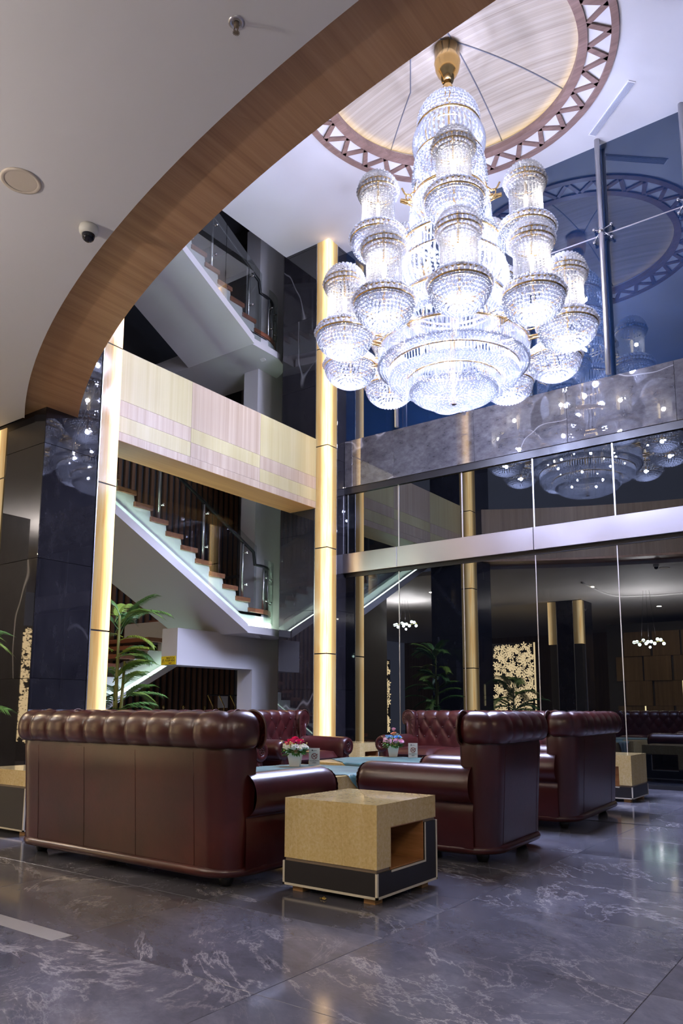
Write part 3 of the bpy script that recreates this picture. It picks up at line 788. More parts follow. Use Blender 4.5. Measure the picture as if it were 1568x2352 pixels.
# canopy and rod
MB().lathe([(0.001, 9.62), (0.165, 9.62), (0.165, 9.44), (0.172, 9.425), (0.165, 9.41), (0.158, 9.33), (0.13, 9.26), (0.095, 9.21), (0.075, 9.15), (0.001, 9.15)], 40).build('canopy', M['gold'], ch, True)
MB().lathe([(0.001, 9.27), (0.05, 9.27), (0.05, 9.10), (0.062, 9.08), (0.045, 8.920), (0.045, 8.80), (0.001, 8.80)], 20).build('rod', M['gold'], ch, True)
MB().lathe([(0.03, 8.880), (0.03, 4.70)], 12).build('stem', M['gold'], ch, True)
def part(name, vf, mat, smooth=False, parent=None, loc=None):
    o = link(name, np_mesh(name, vf[0], vf[1], M[mat], smooth or 'rod' not in name), None, parent or ch, loc); tag(o, kind='stuff'); return o
BR = 0.0205
# crown at the top
part('crown_beads', merge([beads(rows_on([(0.05, 8.920), (0.13, 8.900), (0.20, 8.865), (0.26, 8.820), (0.31, 8.765), (0.345, 8.710), (0.37, 8.655), (0.385, 8.600), (0.392, 8.545), (0.392, 8.490)], 0.058), 0.026), ]), 'crystal_pearl')
MB().torus(0.40, 0.014, 8.465, 60, 6).torus(0.30, 0.014, 8.430, 60).build('crown_ring', M['gold'], ch, True)
part('bell_rods', merge([rods(0.37, 8.480, 0.40, 8.040, 44, 0.016, 0.075, 6), rods(0.33, 8.440, 0.35, 8.080, 40, 0.012, 0.06, 4, 0.5)]), 'crystal_rod')
part('bell_beads', merge([beads(rows_on([(0.41, 8.030), (0.43, 7.990), (0.44, 7.940)], 0.05), 0.024)]), 'crystal_pearl')
for R_, z in ((0.42, 8.05), (0.45, 7.50), (0.47, 7.46)): MB().torus(R_, 0.012, z, 60).build('neck_ring', M['gold'], ch, True)
part('neck_strands', merge([beads([(r_ * math.cos(a), r_ * math.sin(a), z) for i, z in enumerate(np.arange(7.930, 7.500, -0.047)) for r_ in [0.44 + 0.03 * math.sin(i * 0.35)] for a in np.linspace(0, 2 * PI, 46, endpoint=False)], 0.021)]), 'crystal_bead')
part('neck_rods', merge([rods(0.47, 7.460, 0.49, 7.28, 56, 0.013, 0.02, 2), rods(0.49, 7.27, 0.40, 6.98, 48, 0.014, 0.06, 5)]), 'crystal_rod')
part('neck_beads', merge([beads(rows_on([(0.50, 7.28), (0.40, 6.97), (0.44, 6.93), (0.48, 6.90)], 0.045), 0.021)]), 'crystal_pearl')
# middle drums
MB().torus(0.64, 0.014, 6.76, 80).torus(0.66, 0.012, 6.50, 80).torus(0.62, 0.016, 6.08, 80).torus(0.66, 0.014, 6.03, 80).build('drum_ring', M['gold'], ch, True)
part('drum_rods', merge([rods(0.64, 6.75, 0.64, 6.52, 90, 0.011), rods(0.60, 6.74, 0.60, 6.50, 80, 0.011), rods(0.66, 6.49, 0.62, 6.10, 64, 0.016, 0.06, 5), rods(0.66, 6.02, 0.68, 5.76, 96, 0.011), rods(0.61, 6.02, 0.63, 5.76, 84, 0.011)]), 'crystal_rod')
part('drum_beads', merge([beads(rows_on([(0.48, 6.94), (0.52, 6.92), (0.56, 6.89), (0.60, 6.86), (0.63, 6.82), (0.645, 6.78), (0.665, 6.505), (0.67, 6.055), (0.69, 5.75), (0.66, 5.735), (0.63, 5.73)], 0.043), BR)]), 'crystal_bead')
# big drum
MB().torus(0.915, 0.014, 5.408, 110).torus(0.88, 0.010, 5.416, 110).torus(0.80, 0.010, 5.136, 110).torus(0.57, 0.010, 5.000, 90).build('drum_ring', M['gold'], ch, True)
part('big_drum_rods', merge([rods(0.915, 5.400, 0.92, 5.200, 150, 0.0105), rods(0.88, 5.400, 0.89, 5.200, 130, 0.0105), rods(0.80, 5.128, 0.79, 5.032, 120, 0.0105), rods(0.57, 4.996, 0.57, 4.880, 92, 0.0105), rods(0.53, 4.996, 0.56, 4.880, 84, 0.0105)]), 'crystal_rod')
part('big_drum_beads', merge([beads(rows_on([(0.92, 5.196), (0.915, 5.180), (0.88, 5.168), (0.845, 5.156), (0.81, 5.144), (0.79, 5.028), (0.76, 5.020), (0.725, 5.014), (0.69, 5.010), (0.655, 5.006), (0.62, 5.002), (0.93, 5.424), (0.86, 5.440), (0.79, 5.464), (0.73, 5.488)], 0.042), BR)]), 'crystal_bead')
part('bottom_bowl_beads', merge([beads(rows_on([(r, 4.880 + z) for r, z in ell(0.53, 0.17, 16, 0.03)], 0.042), BR)]), 'crystal_bead')
# lamps inside the body
def lamp_column(r, z0, z1, mat, nm='lamp'):
    MB().lathe([(0.001, z1), (r, z1), (r, z0), (0.001, z0)], 16).build(nm, M[mat], ch, True)
def bulbs(name, ring, mat):
    mb = MB()
    for (n_, R_, z) in ring:
        for k in range(n_):
            a = 2 * PI * (k + 0.5) / n_; mb.ball((R_ * math.cos(a), R_ * math.sin(a), z), 0.022, 8, 6, 1.5)
    tag(mb.build(name, M[mat], ch, True), kind='stuff')
bulbs('lamp_bulbs', [(5, 0.12, 8.45), (6, 0.2, 7.85), (6, 0.2, 7.4), (8, 0.3, 6.6), (8, 0.34, 6.25), (8, 0.36, 5.88)], 'bulb_warm')
bulbs('lamp_bulbs', [(14, 0.66, 5.32), (10, 0.42, 4.90), (5, 0.2, 4.86)], 'bulb_cool')
def lamp_light(parent, loc, power, color, radius=0.1, down=False):
    l = bpy.data.lights.new('lamp_light', 'SPOT' if down else 'POINT')
    if down: l.spot_size = math.radians(150); l.spot_blend = 0.6
    l.energy = power; l.color = color; l.shadow_soft_size = radius
    o = bpy.data.objects.new('lamp_light', l); COL.objects.link(o); o.parent = parent; o.location = loc; return l
CH_P = 370.0
for z, R_, n_, p_ in ((8.42, 0.13, 2, 0.16), (7.80, 0.2, 2, 0.18), (7.3, 0.2, 2, 0.18), (6.62, 0.3, 3, 0.20), (6.27, 0.34, 3, 0.20), (5.88, 0.36, 3, 0.20), (5.30, 0.52, 6, 0.14), (4.93, 0.30, 4, 0.05)):
    for k in range(n_):
        a = 2 * PI * k / n_ + z; lamp_light(ch, (R_ * math.cos(a), R_ * math.sin(a), z), CH_P * p_, COOL, 0.05 if z > 5.5 else 0.02)
for k in range(6): lamp_light(ch, (0.66 * math.cos(k * PI / 3 + 0.5), 0.66 * math.sin(k * PI / 3 + 0.5), 5.28), CH_P * 0.22, COOL, 0.014, True)

# lantern: bowl, pearl rim, rod cylinder, crown
def lantern_meshes():
    d = {}
    mb = MB(); mb.torus(0.335, 0.012, 0.03, 48).torus(0.335, 0.012, -0.025, 48).torus(0.30, 0.010, -0.035, 48).torus(0.215, 0.010, 0.14, 40)
    mb.torus(0.245, 0.009, 0.665, 40).torus(0.245, 0.011, 0.605, 40).torus(0.20, 0.010, 0.585, 36).lathe([(0.018, 0.86), (0.018, -0.1)], 8)
    d['frame'] = mb.mesh('lantern', True); d['frame'].materials.append(M['gold'])
    d['bowl_beads'] = np_mesh('bowl_beads', *merge([beads(rows_on([(r, -0.045 + z) for r, z in ell(0.325, 0.25, 11, 0.02)], 0.0425), BR)]), M['crystal_bead'], True)
    d['rim_pearls'] = np_mesh('rim_pearls', *merge([beads(rows_on([(0.345, 0.002)], 0.060, False), 0.027, ICO2), beads(rows_on([(0.325, -0.032), (0.33, 0.055)], 0.036), 0.014)]), M['crystal_pearl'], True)
    d['cap_beads'] = np_mesh('cap_beads', *merge([beads(rows_on([(0.315, 0.065), (0.285, 0.09), (0.255, 0.115), (0.22, 0.135)], 0.05), 0.022)]), M['crystal_pearl'], True)
    d['rods'] = np_mesh('rods', *merge([rods(0.192, 0.57, 0.192, 0.36, 26, 0.0125), rods(0.192, 0.35, 0.192, 0.14, 26, 0.0125), beads([(0.192 * math.cos(a), 0.192 * math.sin(a), z) for a in np.linspace(0, 2*PI, 26, endpoint=False) + PI/26 for z in np.arange(0.15, 0.57, 0.03)], 0.010)]), M['crystal_rod'])
    d['crown_pearls'] = np_mesh('crown_pearls', *merge([beads(rows_on([(0.25, 0.635)], 0.055, False), 0.025, ICO2)]), M['crystal_pearl'], True)
    d['crown_beads'] = np_mesh('crown_beads', *merge([beads(rows_on([(0.24, 0.685), (0.225, 0.73), (0.20, 0.775), (0.165, 0.815), (0.12, 0.845), (0.07, 0.865), (0.02, 0.875)], 0.046), 0.022), beads(rows_on([(0.24, 0.59), (0.225, 0.555), (0.208, 0.525)], 0.042), BR)]), M['crystal_crown'], True)
    me = MB().lathe([(0.001, 0.50), (0.012, 0.49), (0.028, 0.44), (0.030, 0.40), (0.022, 0.30), (0.022, 0.22), (0.001, 0.22)], 12).mesh('lamp', True); me.materials.append(M['bulb_warm']); d['lamp'] = me
    mb = MB()
    for k in range(5): mb.ball((0.13 * math.cos(k * 2*PI/5), 0.13 * math.sin(k * 2*PI/5), -0.05), 0.02, 8, 6, 1.4)
    me = mb.mesh('bowl_lamps', True); me.materials.append(M['bulb_cool']); d['bowl_lamps'] = me
    return d
LM = lantern_meshes()
lan_l = bpy.data.lights.new('lantern_light', 'POINT'); lan_l.energy = CH_P * 0.14; lan_l.color = COOL; lan_l.shadow_soft_size = 0.03
dn_l = bpy.data.lights.new('bowl_downlight', 'SPOT'); dn_l.energy = CH_P * 0.40; dn_l.color = COOL; dn_l.shadow_soft_size = 0.014; dn_l.spot_size = math.radians(150); dn_l.spot_blend = 0.6
can_l = bpy.data.lights.new('candle_light', 'POINT'); can_l.energy = CH_P * 0.06; can_l.color = (1.0, 0.90, 0.80); can_l.shadow_soft_size = 0.03
dirc = Vector((-AX, -AY, 0)).normalized(); dirp = Vector((-dirc.y, dirc.x, 0))
def lantern(R, al, z):
    a = math.radians(al); p = (dirc * math.cos(a) + dirp * math.sin(a)) * R
    rt = link('lantern', LM['frame'], None, ch, (p.x, p.y, z)); rt.rotation_euler = (0, 0, math.atan2(p.y, p.x))
    for nm in ('bowl_beads', 'rim_pearls', 'cap_beads', 'rods', 'crown_pearls', 'crown_beads', 'lamp', 'bowl_lamps'):
        o = link(nm, LM[nm], None, rt)
        if nm != 'lamp': tag(o, kind='stuff')
    o = bpy.data.objects.new('lantern_light', lan_l); COL.objects.link(o); o.parent = rt; o.location = (0, 0, -0.135)
    o = bpy.data.objects.new('bowl_downlight', dn_l); COL.objects.link(o); o.parent = rt; o.location = (0.05, 0, -0.125)
    o = bpy.data.objects.new('candle_light', can_l); COL.objects.link(o); o.parent = rt; o.location = (0.08, 0, 0.36)
    return rt
arm_scroll = []
def scroll(c, r, a0_, turns, sgn=1, n=14):
    return [(c[0] + sgn * r * (1 - 0.6 * i / n) * math.cos(a0_ + turns * 2 * PI * i / n), 0, c[1] + r * (1 - 0.6 * i / n) * math.sin(a0_ + turns * 2 * PI * i / n)) for i in range(n + 1)]
def arm_mesh(L0, L1, name):
    mb = MB(); mb.box(L0, L1, -0.02, 0.02, -0.012, 0.012)
    m_ = (L0 + L1) / 2; h = (L1 - L0) / 2
    mb.tube([(L0 + 0.02, 0, 0.30), (L0 + 0.05, 0, 0.16), (m_, 0, 0.08), (L1 - 0.06, 0, 0.10), (L1 - 0.02, 0, 0.17)], 0.013, 6)
    mb.tube(scroll((m_, 0.06), 0.055, -PI / 2, 1.1), 0.010, 6)
    mb.tube([(L0, 0, -0.10), (m_, 0, -0.045), (L1, 0, -0.02)], 0.012, 6)
    me = mb.mesh(name, True); me.materials.append(M['gold']); return me
arm_lo, arm_hi = arm_mesh(0.60, 1.12, 'gold_arm'), arm_mesh(0.42, 0.66, 'gold_arm')
for k in range(10):
    al = 3.5 + 36 * k; lantern(1.375, al, 5.46)
    a = math.radians(al); p = dirc * math.cos(a) + dirp * math.sin(a)
    link('gold_arm', arm_lo, None, ch, (0, 0, 5.40), (0, 0, math.atan2(p.y, p.x)))
for k in range(5):
    al = 3.0 + 72 * k; lantern(0.95, al, 6.77)
    a = math.radians(al); p = dirc * math.cos(a) + dirp * math.sin(a)
    link('gold_arm', arm_hi, None, ch, (0, 0, 6.74), (0, 0, math.atan2(p.y, p.x)))
    link('gold_arm', arm_hi, None, ch, (0, 0, 7.34), (0, 0, math.atan2(p.y, p.x)))

# ================================================================== SOFAS
def catmull(pts, n):
    P = [np.array(p, float) for p in pts]; P = [2*P[0]-P[1]] + P + [2*P[-1]-P[-2]]; out = []
    segs = len(P) - 3
    for i in range(segs):
        p0, p1, p2, p3 = P[i:i+4]; k = n // segs + (1 if i < n % segs else 0)
        for t_ in np.linspace(0, 1, k, endpoint=False):
            out.append(0.5*((2*p1)+(-p0+p2)*t_+(2*p0-5*p1+4*p2-p3)*t_**2+(-p0+3*p1-3*p2+p3)*t_**3))
    out.append(P[-2]); return np.array(out)
def resample(pts, step):
    pts = np.asarray(pts, float); d = np.r_[0, np.cumsum(np.linalg.norm(np.diff(pts, axis=0), axis=1))]
    n = max(2, int(round(d[-1] / step)) + 1); s_ = np.linspace(0, d[-1], n)
    return np.stack([np.interp(s_, d, pts[:, k]) for k in range(pts.shape[1])], 1), s_
def u_path(W, Lw, r, step):
    h = W / 2; p = [(h, Lw)]
    p += [(h - r + r * math.cos(a), r - r * math.sin(a)) for a in np.linspace(0, PI/2, 12)]
    p += [(-h + r - r * math.sin(a), r - r * math.cos(a)) for a in np.linspace(0, PI/2, 12)]
    p += [(-h, Lw)]
    q, s_ = resample(p, step); t_ = np.gradient(q, axis=0); t_ /= np.linalg.norm(t_, axis=1)[:, None]
    nrm = np.stack([-t_[:, 1], t_[:, 0]], 1)      # outward
    return q, s_, nrm
def grid_faces(a, b): return [(i*b + j, i*b + j + 1, (i+1)*b + j + 1, (i+1)*b + j) for i in range(a - 1) for j in range(b - 1)]
ROLL_PROF = [(-0.02, 0.775), (0.012, 0.778), (0.040, 0.805), (0.052, 0.86), (0.042, 0.925), (0.008, 0.97), (-0.05, 0.99), (-0.105, 0.975), (-0.145, 0.925), (-0.16, 0.85), (-0.158, 0.74), (-0.15, 0.60), (-0.14, 0.43)]
def sofa_meshes(W, D, seats):
    d = {}; Lw, r = 0.235, 0.19
    pit = 0.205
    # outer back panel
    q, s_, nr = u_path(W, Lw, r, 0.03)
    prof = [(-0.045, 0.105), (-0.035, 0.30), (-0.02, 0.56), (-0.008, 0.74), (-0.02, 0.80)]
    v = []
    for i in range(len(q)):
        for (n_, z) in prof: v.append((q[i][0] + nr[i][0]*n_, q[i][1] + nr[i][1]*n_, z))
    d['back_panel'] = (v, grid_faces(len(q), len(prof)), True)
    # seams on the outer back
    mb = MB()
    for x in ([-W*0.36, -W*0.12, W*0.12, W*0.36] if W > 1.8 else [-W*0.3, W*0.3]):
        mb.tube([(x, 0.044, 0.11), (x, 0.034, 0.30), (x, 0.019, 0.56), (x, 0.007, 0.75)], 0.0012, 4)
    d['seam'] = (mb.v, mb.f, True)
    # tufted roll: along the path, over the top and down inside
    q, s_, nr = u_path(W, Lw, r, 0.0125)
    tot = s_[-1]; nseg = max(4, int(round(tot / pit))); pp = tot / nseg
    pr_ = catmull(ROLL_PROF, 52); arc = np.r_[0, np.cumsum(np.linalg.norm(np.diff(pr_, axis=0), axis=1))]
    tg = np.gradient(pr_, axis=0); tg /= np.linalg.norm(tg, axis=1)[:, None]; pn = np.stack([tg[:, 1], -tg[:, 0]], 1)
    i1 = int(np.argmin(np.abs(pr_[:, 1] - 0.865) + (pr_[:, 0] > -0.1) * 9)); q1 = arc[i1]; hh = 0.145
    v = []
    for i in range(len(q)):
        edge = min(1.0, min(s_[i], tot - s_[i]) / 0.05)
        for k in range(len(pr_)):
            qq = arc[k] - q1; u = s_[i] / pp
            if qq <= 0: f_ = abs(math.sin(PI * u)) ** 0.36
            else: f_ = (abs(math.sin(PI * (u + qq / (2*hh))) * math.sin(PI * (u - qq / (2*hh))))) ** 0.32
            amp = 0.032 if qq > -0.12 else 0.021
            fade = min(1.0, arc[k] / 0.06) * (1.0 if qq < 0.26 else max(0.25, 1 - (qq - 0.26) / 0.12))
            b = (f_ - 1.0) * amp * fade - (1 - edge) * 0.02
            n_, z = pr_[k] + pn[k] * b
            v.append((q[i][0] + nr[i][0]*n_, q[i][1] + nr[i][1]*n_, z))
    np_ = len(pr_); fc = grid_faces(len(q), np_)
    d['back_roll'] = (v, fc, True)
    # front faces of the wings: pleated scroll with nail heads
    for side, idx in ((0, 0), (1, len(q) - 1)):
        o = q[idx]; n_ = nr[idx]; cen = np.array([-0.055, 0.82]); vv = []; rings = 5
        loop = [p for p in pr_] + [np.array((-0.03, 0.43))]
        for R_ in range(rings):
            sc = 1 - R_ / rings * 0.85
            for j, p in enumerate(loop):
                pz = (p - cen) * sc * 0.97 + cen
                bump = (0.022 * math.sin(PI * R_ / (rings - 1))) * (0.75 + 0.25 * math.cos(j * 2.1))
                vv.append((o[0] + n_[0]*pz[0], o[1] + 0.004 + bump, pz[1]))
        nl = len(loop); ff = [(a*nl + j, a*nl + (j+1) % nl, (a+1)*nl + (j+1) % nl, (a+1)*nl + j) for a in range(rings - 1) for j in range(nl)]
        ff.append(tuple((rings-1)*nl + j for j in range(nl)))
        d['wing_front_%d' % side] = (vv, ff, True)
    for side, idx in ((0, 0), (1, len(q) - 1)):
        o = q[idx]; n_ = nr[idx]
        pts = [(o[0] + n_[0]*p[0]*1.0, o[1] + 0.006, p[1]) for p in pr_[2:]]
        mb = MB().tube(pts, 0.008, 6); d['piping_%d' % side] = (mb.v, mb.f, True)
    # buttons
    mb = MB()
    for row in range(3):
        k = int(np.argmin(np.abs(arc - (q1 + row * hh))))
        for j in range(0, nseg + 1):
            ss = (j + (0.5 if row % 2 else 0)) * pp
            if ss < 0.08 or ss > tot - 0.08: continue
            i = int(np.argmin(np.abs(s_ - ss))); p = v[i * np_ + k]
            mb.ball(p, 0.013, 7, 4)
    d['tuft_buttons'] = (mb.v, mb.f, True)
    # base with rounded plan and piping at the foot
    def plan(off, rf=0.10):
        h = W/2 - 0.045 + off; y0, y1 = 0.045 - off, D - 0.05 + off; rb = 0.20 + off; rf += off
        p = [(h - rb + rb*math.cos(a), y0 + rb - rb*math.sin(a)) for a in np.linspace(0, PI/2, 9)]
        p += [(-h + rb - rb*math.sin(a), y0 + rb - rb*math.cos(a)) for a in np.linspace(0, PI/2, 9)]
        p += [(-h + rf - rf*math.cos(a), y1 - rf + rf*math.sin(a)) for a in np.linspace(0, PI/2, 5)]
        p += [(h - rf + rf*math.sin(a), y1 - rf + rf*math.cos(a)) for a in np.linspace(0, PI/2, 5)]
        return p[::-1]
    mb = MB().prism(plan(-0.01), 0.075, 0.30); d['base'] = (mb.v, mb.f, False)
    mb = MB().tube([(x, y, 0.088) for x, y in plan(0.004)], 0.028, 8, closed=True); d['base_piping'] = (mb.v, mb.f, True)
    # arms
    for side, sg in ((0, 1), (1, -1)):
        pa = [(0.02, 0.10), (0.02, 0.33), (0.012, 0.385), (0.045, 0.40), (0.083, 0.44), (0.098, 0.50), (0.085, 0.565), (0.045, 0.615), (-0.02, 0.635), (-0.085, 0.615), (-0.125, 0.57), (-0.145, 0.50), (-0.150, 0.40), (-0.150, 0.25)]
        pc = catmull(pa, 40); vv = []; ys = list(np.linspace(0.17, D - 0.10, 14)) + [D - 0.06, D - 0.03, D - 0.012, D - 0.004, D]
        for y in ys:
            sh = 0.0 if y < D - 0.061 else (0.022 * ((y - D + 0.06) / 0.06) ** 2)
            cx_, cz_ = -0.03, 0.42
            for (x, z) in pc:
                dx, dz = x - cx_, z - cz_; L_ = math.hypot(dx, dz); k = (L_ - sh) / L_
                wob = 0.004 * math.sin(y * 55 + x * 8) * max(0, min(1, (0.45 - y) / 0.2))
                vv.append((sg * (W/2 - 0.04 + cx_ + dx * k + wob), y, cz_ + dz * k if z > 0.11 else z))
        nl = len(pc); ff = [tuple(reversed(f_)) if sg < 0 else f_ for f_ in grid_faces(len(ys), nl)]
        base_i = (len(ys) - 1) * nl; ff.append(tuple(base_i + j for j in range(nl)))
        d['arm_%d' % side] = (vv, ff, True)
        # pleated scroll disc and nail heads on the arm front
        mb = MB(); cx_, cz_ = sg * (W/2 - 0.04 - 0.022), 0.508
        n_ = 22; rr = [(0.112, 0.0), (0.104, 0.012), (0.075, 0.020), (0.05, 0.012), (0.045, 0.004)]
        v2 = []
        for (R_, y) in rr:
            for j in range(n_ * 2):
                a = 2*PI*j/(n_*2); bb = y + (0.004 if j % 2 else -0.002) * (R_ > 0.05)
                v2.append((cx_ + R_*math.cos(a), D + bb, cz_ + R_*math.sin(a)))
        mb.add(v2, [(a*2*n_ + j, a*2*n_ + (j+1) % (2*n_), (a+1)*2*n_ + (j+1) % (2*n_), (a+1)*2*n_ + j) for a in range(len(rr)-1) for j in range(2*n_)])
        mb.add([v2[i] for i in range((len(rr)-1)*2*n_, len(rr)*2*n_)], [tuple(range(2*n_))])
        d['arm_scroll_%d' % side] = (mb.v, mb.f, True)
        mb = MB()
        for j in range(8): mb.ball((cx_ + 0.034*math.cos(j*PI/4), D + 0.008, cz_ + 0.034*math.sin(j*PI/4)), 0.008, 6, 4)
        mb.ball((cx_, D + 0.008, cz_), 0.009, 6, 4)
        d['nail_heads_%d' % side] = (mb.v, mb.f, True)
    # seat cushions
    inner = W - 2 * 0.19; cw = inner / seats
    for k in range(seats):
        x0 = -inner/2 + k*cw + 0.006; x1 = x0 + cw - 0.012; y0, y1 = 0.14, D - 0.005; nx, ny = 12, 12; vv = []
        for face in (0, 1):
            for i in range(nx + 1):
                for j in range(ny + 1):
                    u_, w_ = i/nx, j/ny; ex = (1 - abs(2*u_ - 1)**6) ** 0.5; ey = (1 - abs(2*w_ - 1)**6) ** 0.5; h_ = 0.085 * min(ex, ey) ** 0.6 + 0.02 * math.sin(PI*u_) * math.sin(PI*w_)
                    vv.append((x0 + (x1-x0)*u_, y0 + (y1-y0)*w_, 0.375 + (h_ if face else -h_)))
        ff = []; n2 = (nx+1)*(ny+1)
        for i in range(nx):
            for j in range(ny):
                a = i*(ny+1) + j; ff.append((a + n2, a + n2 + ny + 1, a + n2 + ny + 2, a + n2 + 1)); ff.append((a, a + 1, a + ny + 2, a + ny + 1))
        d['seat_cushion_%d' % k] = (vv, ff, True)
    mb = MB().bbox(-inner/2, inner/2, 0.15, D - 0.03, 0.10, 0.30, 0.02); d['apron'] = (mb.v, mb.f, False)
    for k, (x, y) in enumerate(((W/2 - 0.17, 0.17), (-W/2 + 0.17, 0.17), (W/2 - 0.15, D - 0.14), (-W/2 + 0.15, D - 0.14))):
        mb = MB().lathe([(0.001, 0.0), (0.03, 0.0), (0.042, 0.025), (0.05, 0.075), (0.001, 0.075)], 14, (x, y)); d['foot_%d' % k] = (mb.v, mb.f, True)
    return d
SM = {'tuft_buttons': 'button', 'piping': 'leather_trim', 'seam': 'leather'}
def sofa(label, x, y, rz, W, D, seats):
    rt = empty('sofa', (x, y, 0), rz, label, 'sofa', 'burgundy leather sofas')
    for nm, (v, f, sm) in sofa_meshes(W, D, seats).items():
        base = nm.rstrip('0123456789').rstrip('_')
        mt = 'black_metal' if base == 'foot' else ('leather_trim' if base == 'nail_heads' else SM.get(base, 'leather'))
        mb = MB(); mb.add(v, f); o = mb.build(base, M[mt], rt, sm)
        if base in ('tuft_buttons', 'nail_heads', 'seam'): tag(o, kind='stuff')
    return rt
sofa('large burgundy leather sofa seen from behind at left, nearest the camera', -4.115, 3.125, 0.0, 2.15, 0.95, 3)
sofa('burgundy leather armchair seen from behind right of the small onyx table', -2.185, 5.195, PI / 2 + 0.05, 1.08, 1.02, 1)
sofa('burgundy leather loveseat seen from behind beside the right corner table', -2.29, 7.235, PI / 2 + 0.055, 1.62, 1.0, 2)
sofa('button-tufted burgundy sofa facing the camera in front of the glass', -4.95, 10.37, PI, 2.42, 1.0, 3)
sofa('button-tufted burgundy loveseat facing right beside the glowing corner column', -7.05, 7.80, -PI / 2, 1.46, 1.0, 1)
sofa('burgundy sofa of which only the top shows behind the nearest sofa', -7.0, 5.72, -PI / 2, 2.05, 1.0, 3)

# ================================================================== TABLES
def side_table(label, x, y, rz):
    S, H = 0.62, 0.505; h = S / 2
    rt = empty('side_table', (x, y, 0), rz, label, 'side table', 'onyx and black side tables')
    L = [(-h, 0.18), (-h, H), (h, H), (h, 0.382), (-h + 0.135, 0.382), (-h + 0.135, 0.18)]
    MB().prism_x(L[::-1], -h + 0.0, h).build('stone_shell', M['onyx'], rt)
    for k in range(2):   # thin brown shadow gaps
        pass
    MB().box(-h + 0.006, h - 0.006, -h + 0.006, -h + 0.13, 0.163, 0.18).build('gap_strip', M['trim_brown'], rt)
    MB().box(-h + 0.006, h - 0.006, h - 0.135, h - 0.006, 0.367, 0.382).build('gap_strip', M['trim_brown'], rt)
    B = [(-h - 0.003, 0.04), (-h - 0.003, 0.163), (h - 0.135, 0.163), (h - 0.135, 0.367), (h + 0.003, 0.367), (h + 0.003, 0.04)]
    MB().prism_x(B[::-1], -h - 0.003, h + 0.003).build('black_base', M['laminate_black'], rt)
    # niche lining
    MB().box(-h + 0.06, h - 0.004, -h + 0.135, h - 0.135, 0.163, 0.170).build('niche_floor', M['niche_wood'], rt)
    MB().box(-h + 0.06, h - 0.004, h - 0.142, h - 0.1351, 0.170, 0.376).build('niche_side', M['niche_wood'], rt)
    MB().box(-h + 0.06, h - 0.004, -h + 0.1351, -h + 0.142, 0.170, 0.376).build('niche_side', M['niche_wood'], rt)
    MB().box(-h + 0.06, h - 0.004, -h + 0.135, h - 0.135, 0.376, 0.3819).build('niche_top', M['niche_wood'], rt)
    MB().box(-h + 0.05, -h + 0.06, -h + 0.135, h - 0.135, 0.163, 0.3819).build('niche_back', M['niche_wood'], rt)
    # cream edge trims
    e = 0.013; o_ = h + 0.006
    for (sx, sy) in ((1, -1), (1, 1), (-1, 1), (-1, -1)):
        zt = 0.163 if sy < 0 else 0.367
        MB().box(min(sx*o_, sx*(o_ - e)), max(sx*o_, sx*(o_ - e)), min(sy*o_, sy*(o_ - e)), max(sy*o_, sy*(o_ - e)), 0.035, zt).build('edge_trim', M['trim_cream'], rt)
    MB().box(-o_, o_, -o_, -o_ + e, 0.035, 0.047).build('edge_trim', M['trim_cream'], rt); MB().box(-o_, o_, o_ - e, o_, 0.035, 0.047).build('edge_trim', M['trim_cream'], rt)
    MB().box(o_ - e, o_, -o_ + e, o_ - e, 0.035, 0.047).build('edge_trim', M['trim_cream'], rt); MB().box(-o_, -o_ + e, -o_ + e, o_ - e, 0.035, 0.047).build('edge_trim', M['trim_cream'], rt)
    for sx in (1, -1):
        a, b = min(sx*(h - 0.002), sx*o_), max(sx*(h - 0.002), sx*o_)
        MB().box(a, b, -h + 0.135, h - 0.135, 0.152, 0.163).build('edge_trim', M['trim_cream'], rt)
        MB().box(a, b, h - 0.135, h - 0.124, 0.152, 0.367).build('edge_trim', M['trim_cream'], rt)
    for (sx, sy) in ((1, -1), (1, 1), (-1, 1), (-1, -1)):
        MB().box(sx*(h - 0.07) - 0.035, sx*(h - 0.07) + 0.035, sy*(h - 0.07) - 0.035, sy*(h - 0.07) + 0.035, 0, 0.036).build('foot', M['foot_wood'], rt)
    return rt
side_table('yellow onyx side table with open niche and black base in the foreground', -2.559, 3.715, 0)
side_table('onyx side table cut by the left picture edge beside the nearest sofa', -5.99, 3.86, PI)
side_table('onyx side table at the far right beside the loveseat back', -2.765, 9.09, PI / 2)
side_table('onyx corner table between the tufted loveseat and the far sofa', -6.75, 9.62, 0)
def coffee_table(label, x, y, rz):
    rt = empty('coffee_table', (x, y, 0), rz, label, 'coffee table', 'onyx coffee tables'); h = 0.6
    MB().bbox(-h, h, -h, h, 0.21, 0.45, 0.004).build('stone_top', M['onyx'], rt)
    MB().box(-h + 0.03, h - 0.03, -h + 0.03, h - 0.03, 0.195, 0.21).build('gap_strip', M['trim_brown'], rt)
    MB().box(-h + 0.02, h - 0.02, -h + 0.02, h - 0.02, 0.04, 0.195).build('black_base', M['laminate_black'], rt)
    for (sx, sy) in ((1, -1), (1, 1), (-1, 1), (-1, -1)):
        MB().box(sx*(h - 0.08) - 0.04, sx*(h - 0.08) + 0.04, sy*(h - 0.08) - 0.04, sy*(h - 0.08) + 0.04, 0, 0.04).build('foot', M['foot_wood'], rt)
        MB().box(sx*(h - 0.02) - 0.008, sx*(h - 0.02) + 0.008, sy*(h - 0.02) - 0.008, sy*(h - 0.02) + 0.008, 0.04, 0.195).build('edge_trim', M['trim_cream'], rt)
    return rt
coffee_table('onyx coffee table with teal cloth nearer the camera, behind the sofa arm', -4.42, 5.55, 0)
coffee_table('onyx coffee table with teal cloth farther back before the tufted sofa', -4.58, 7.12, 0)

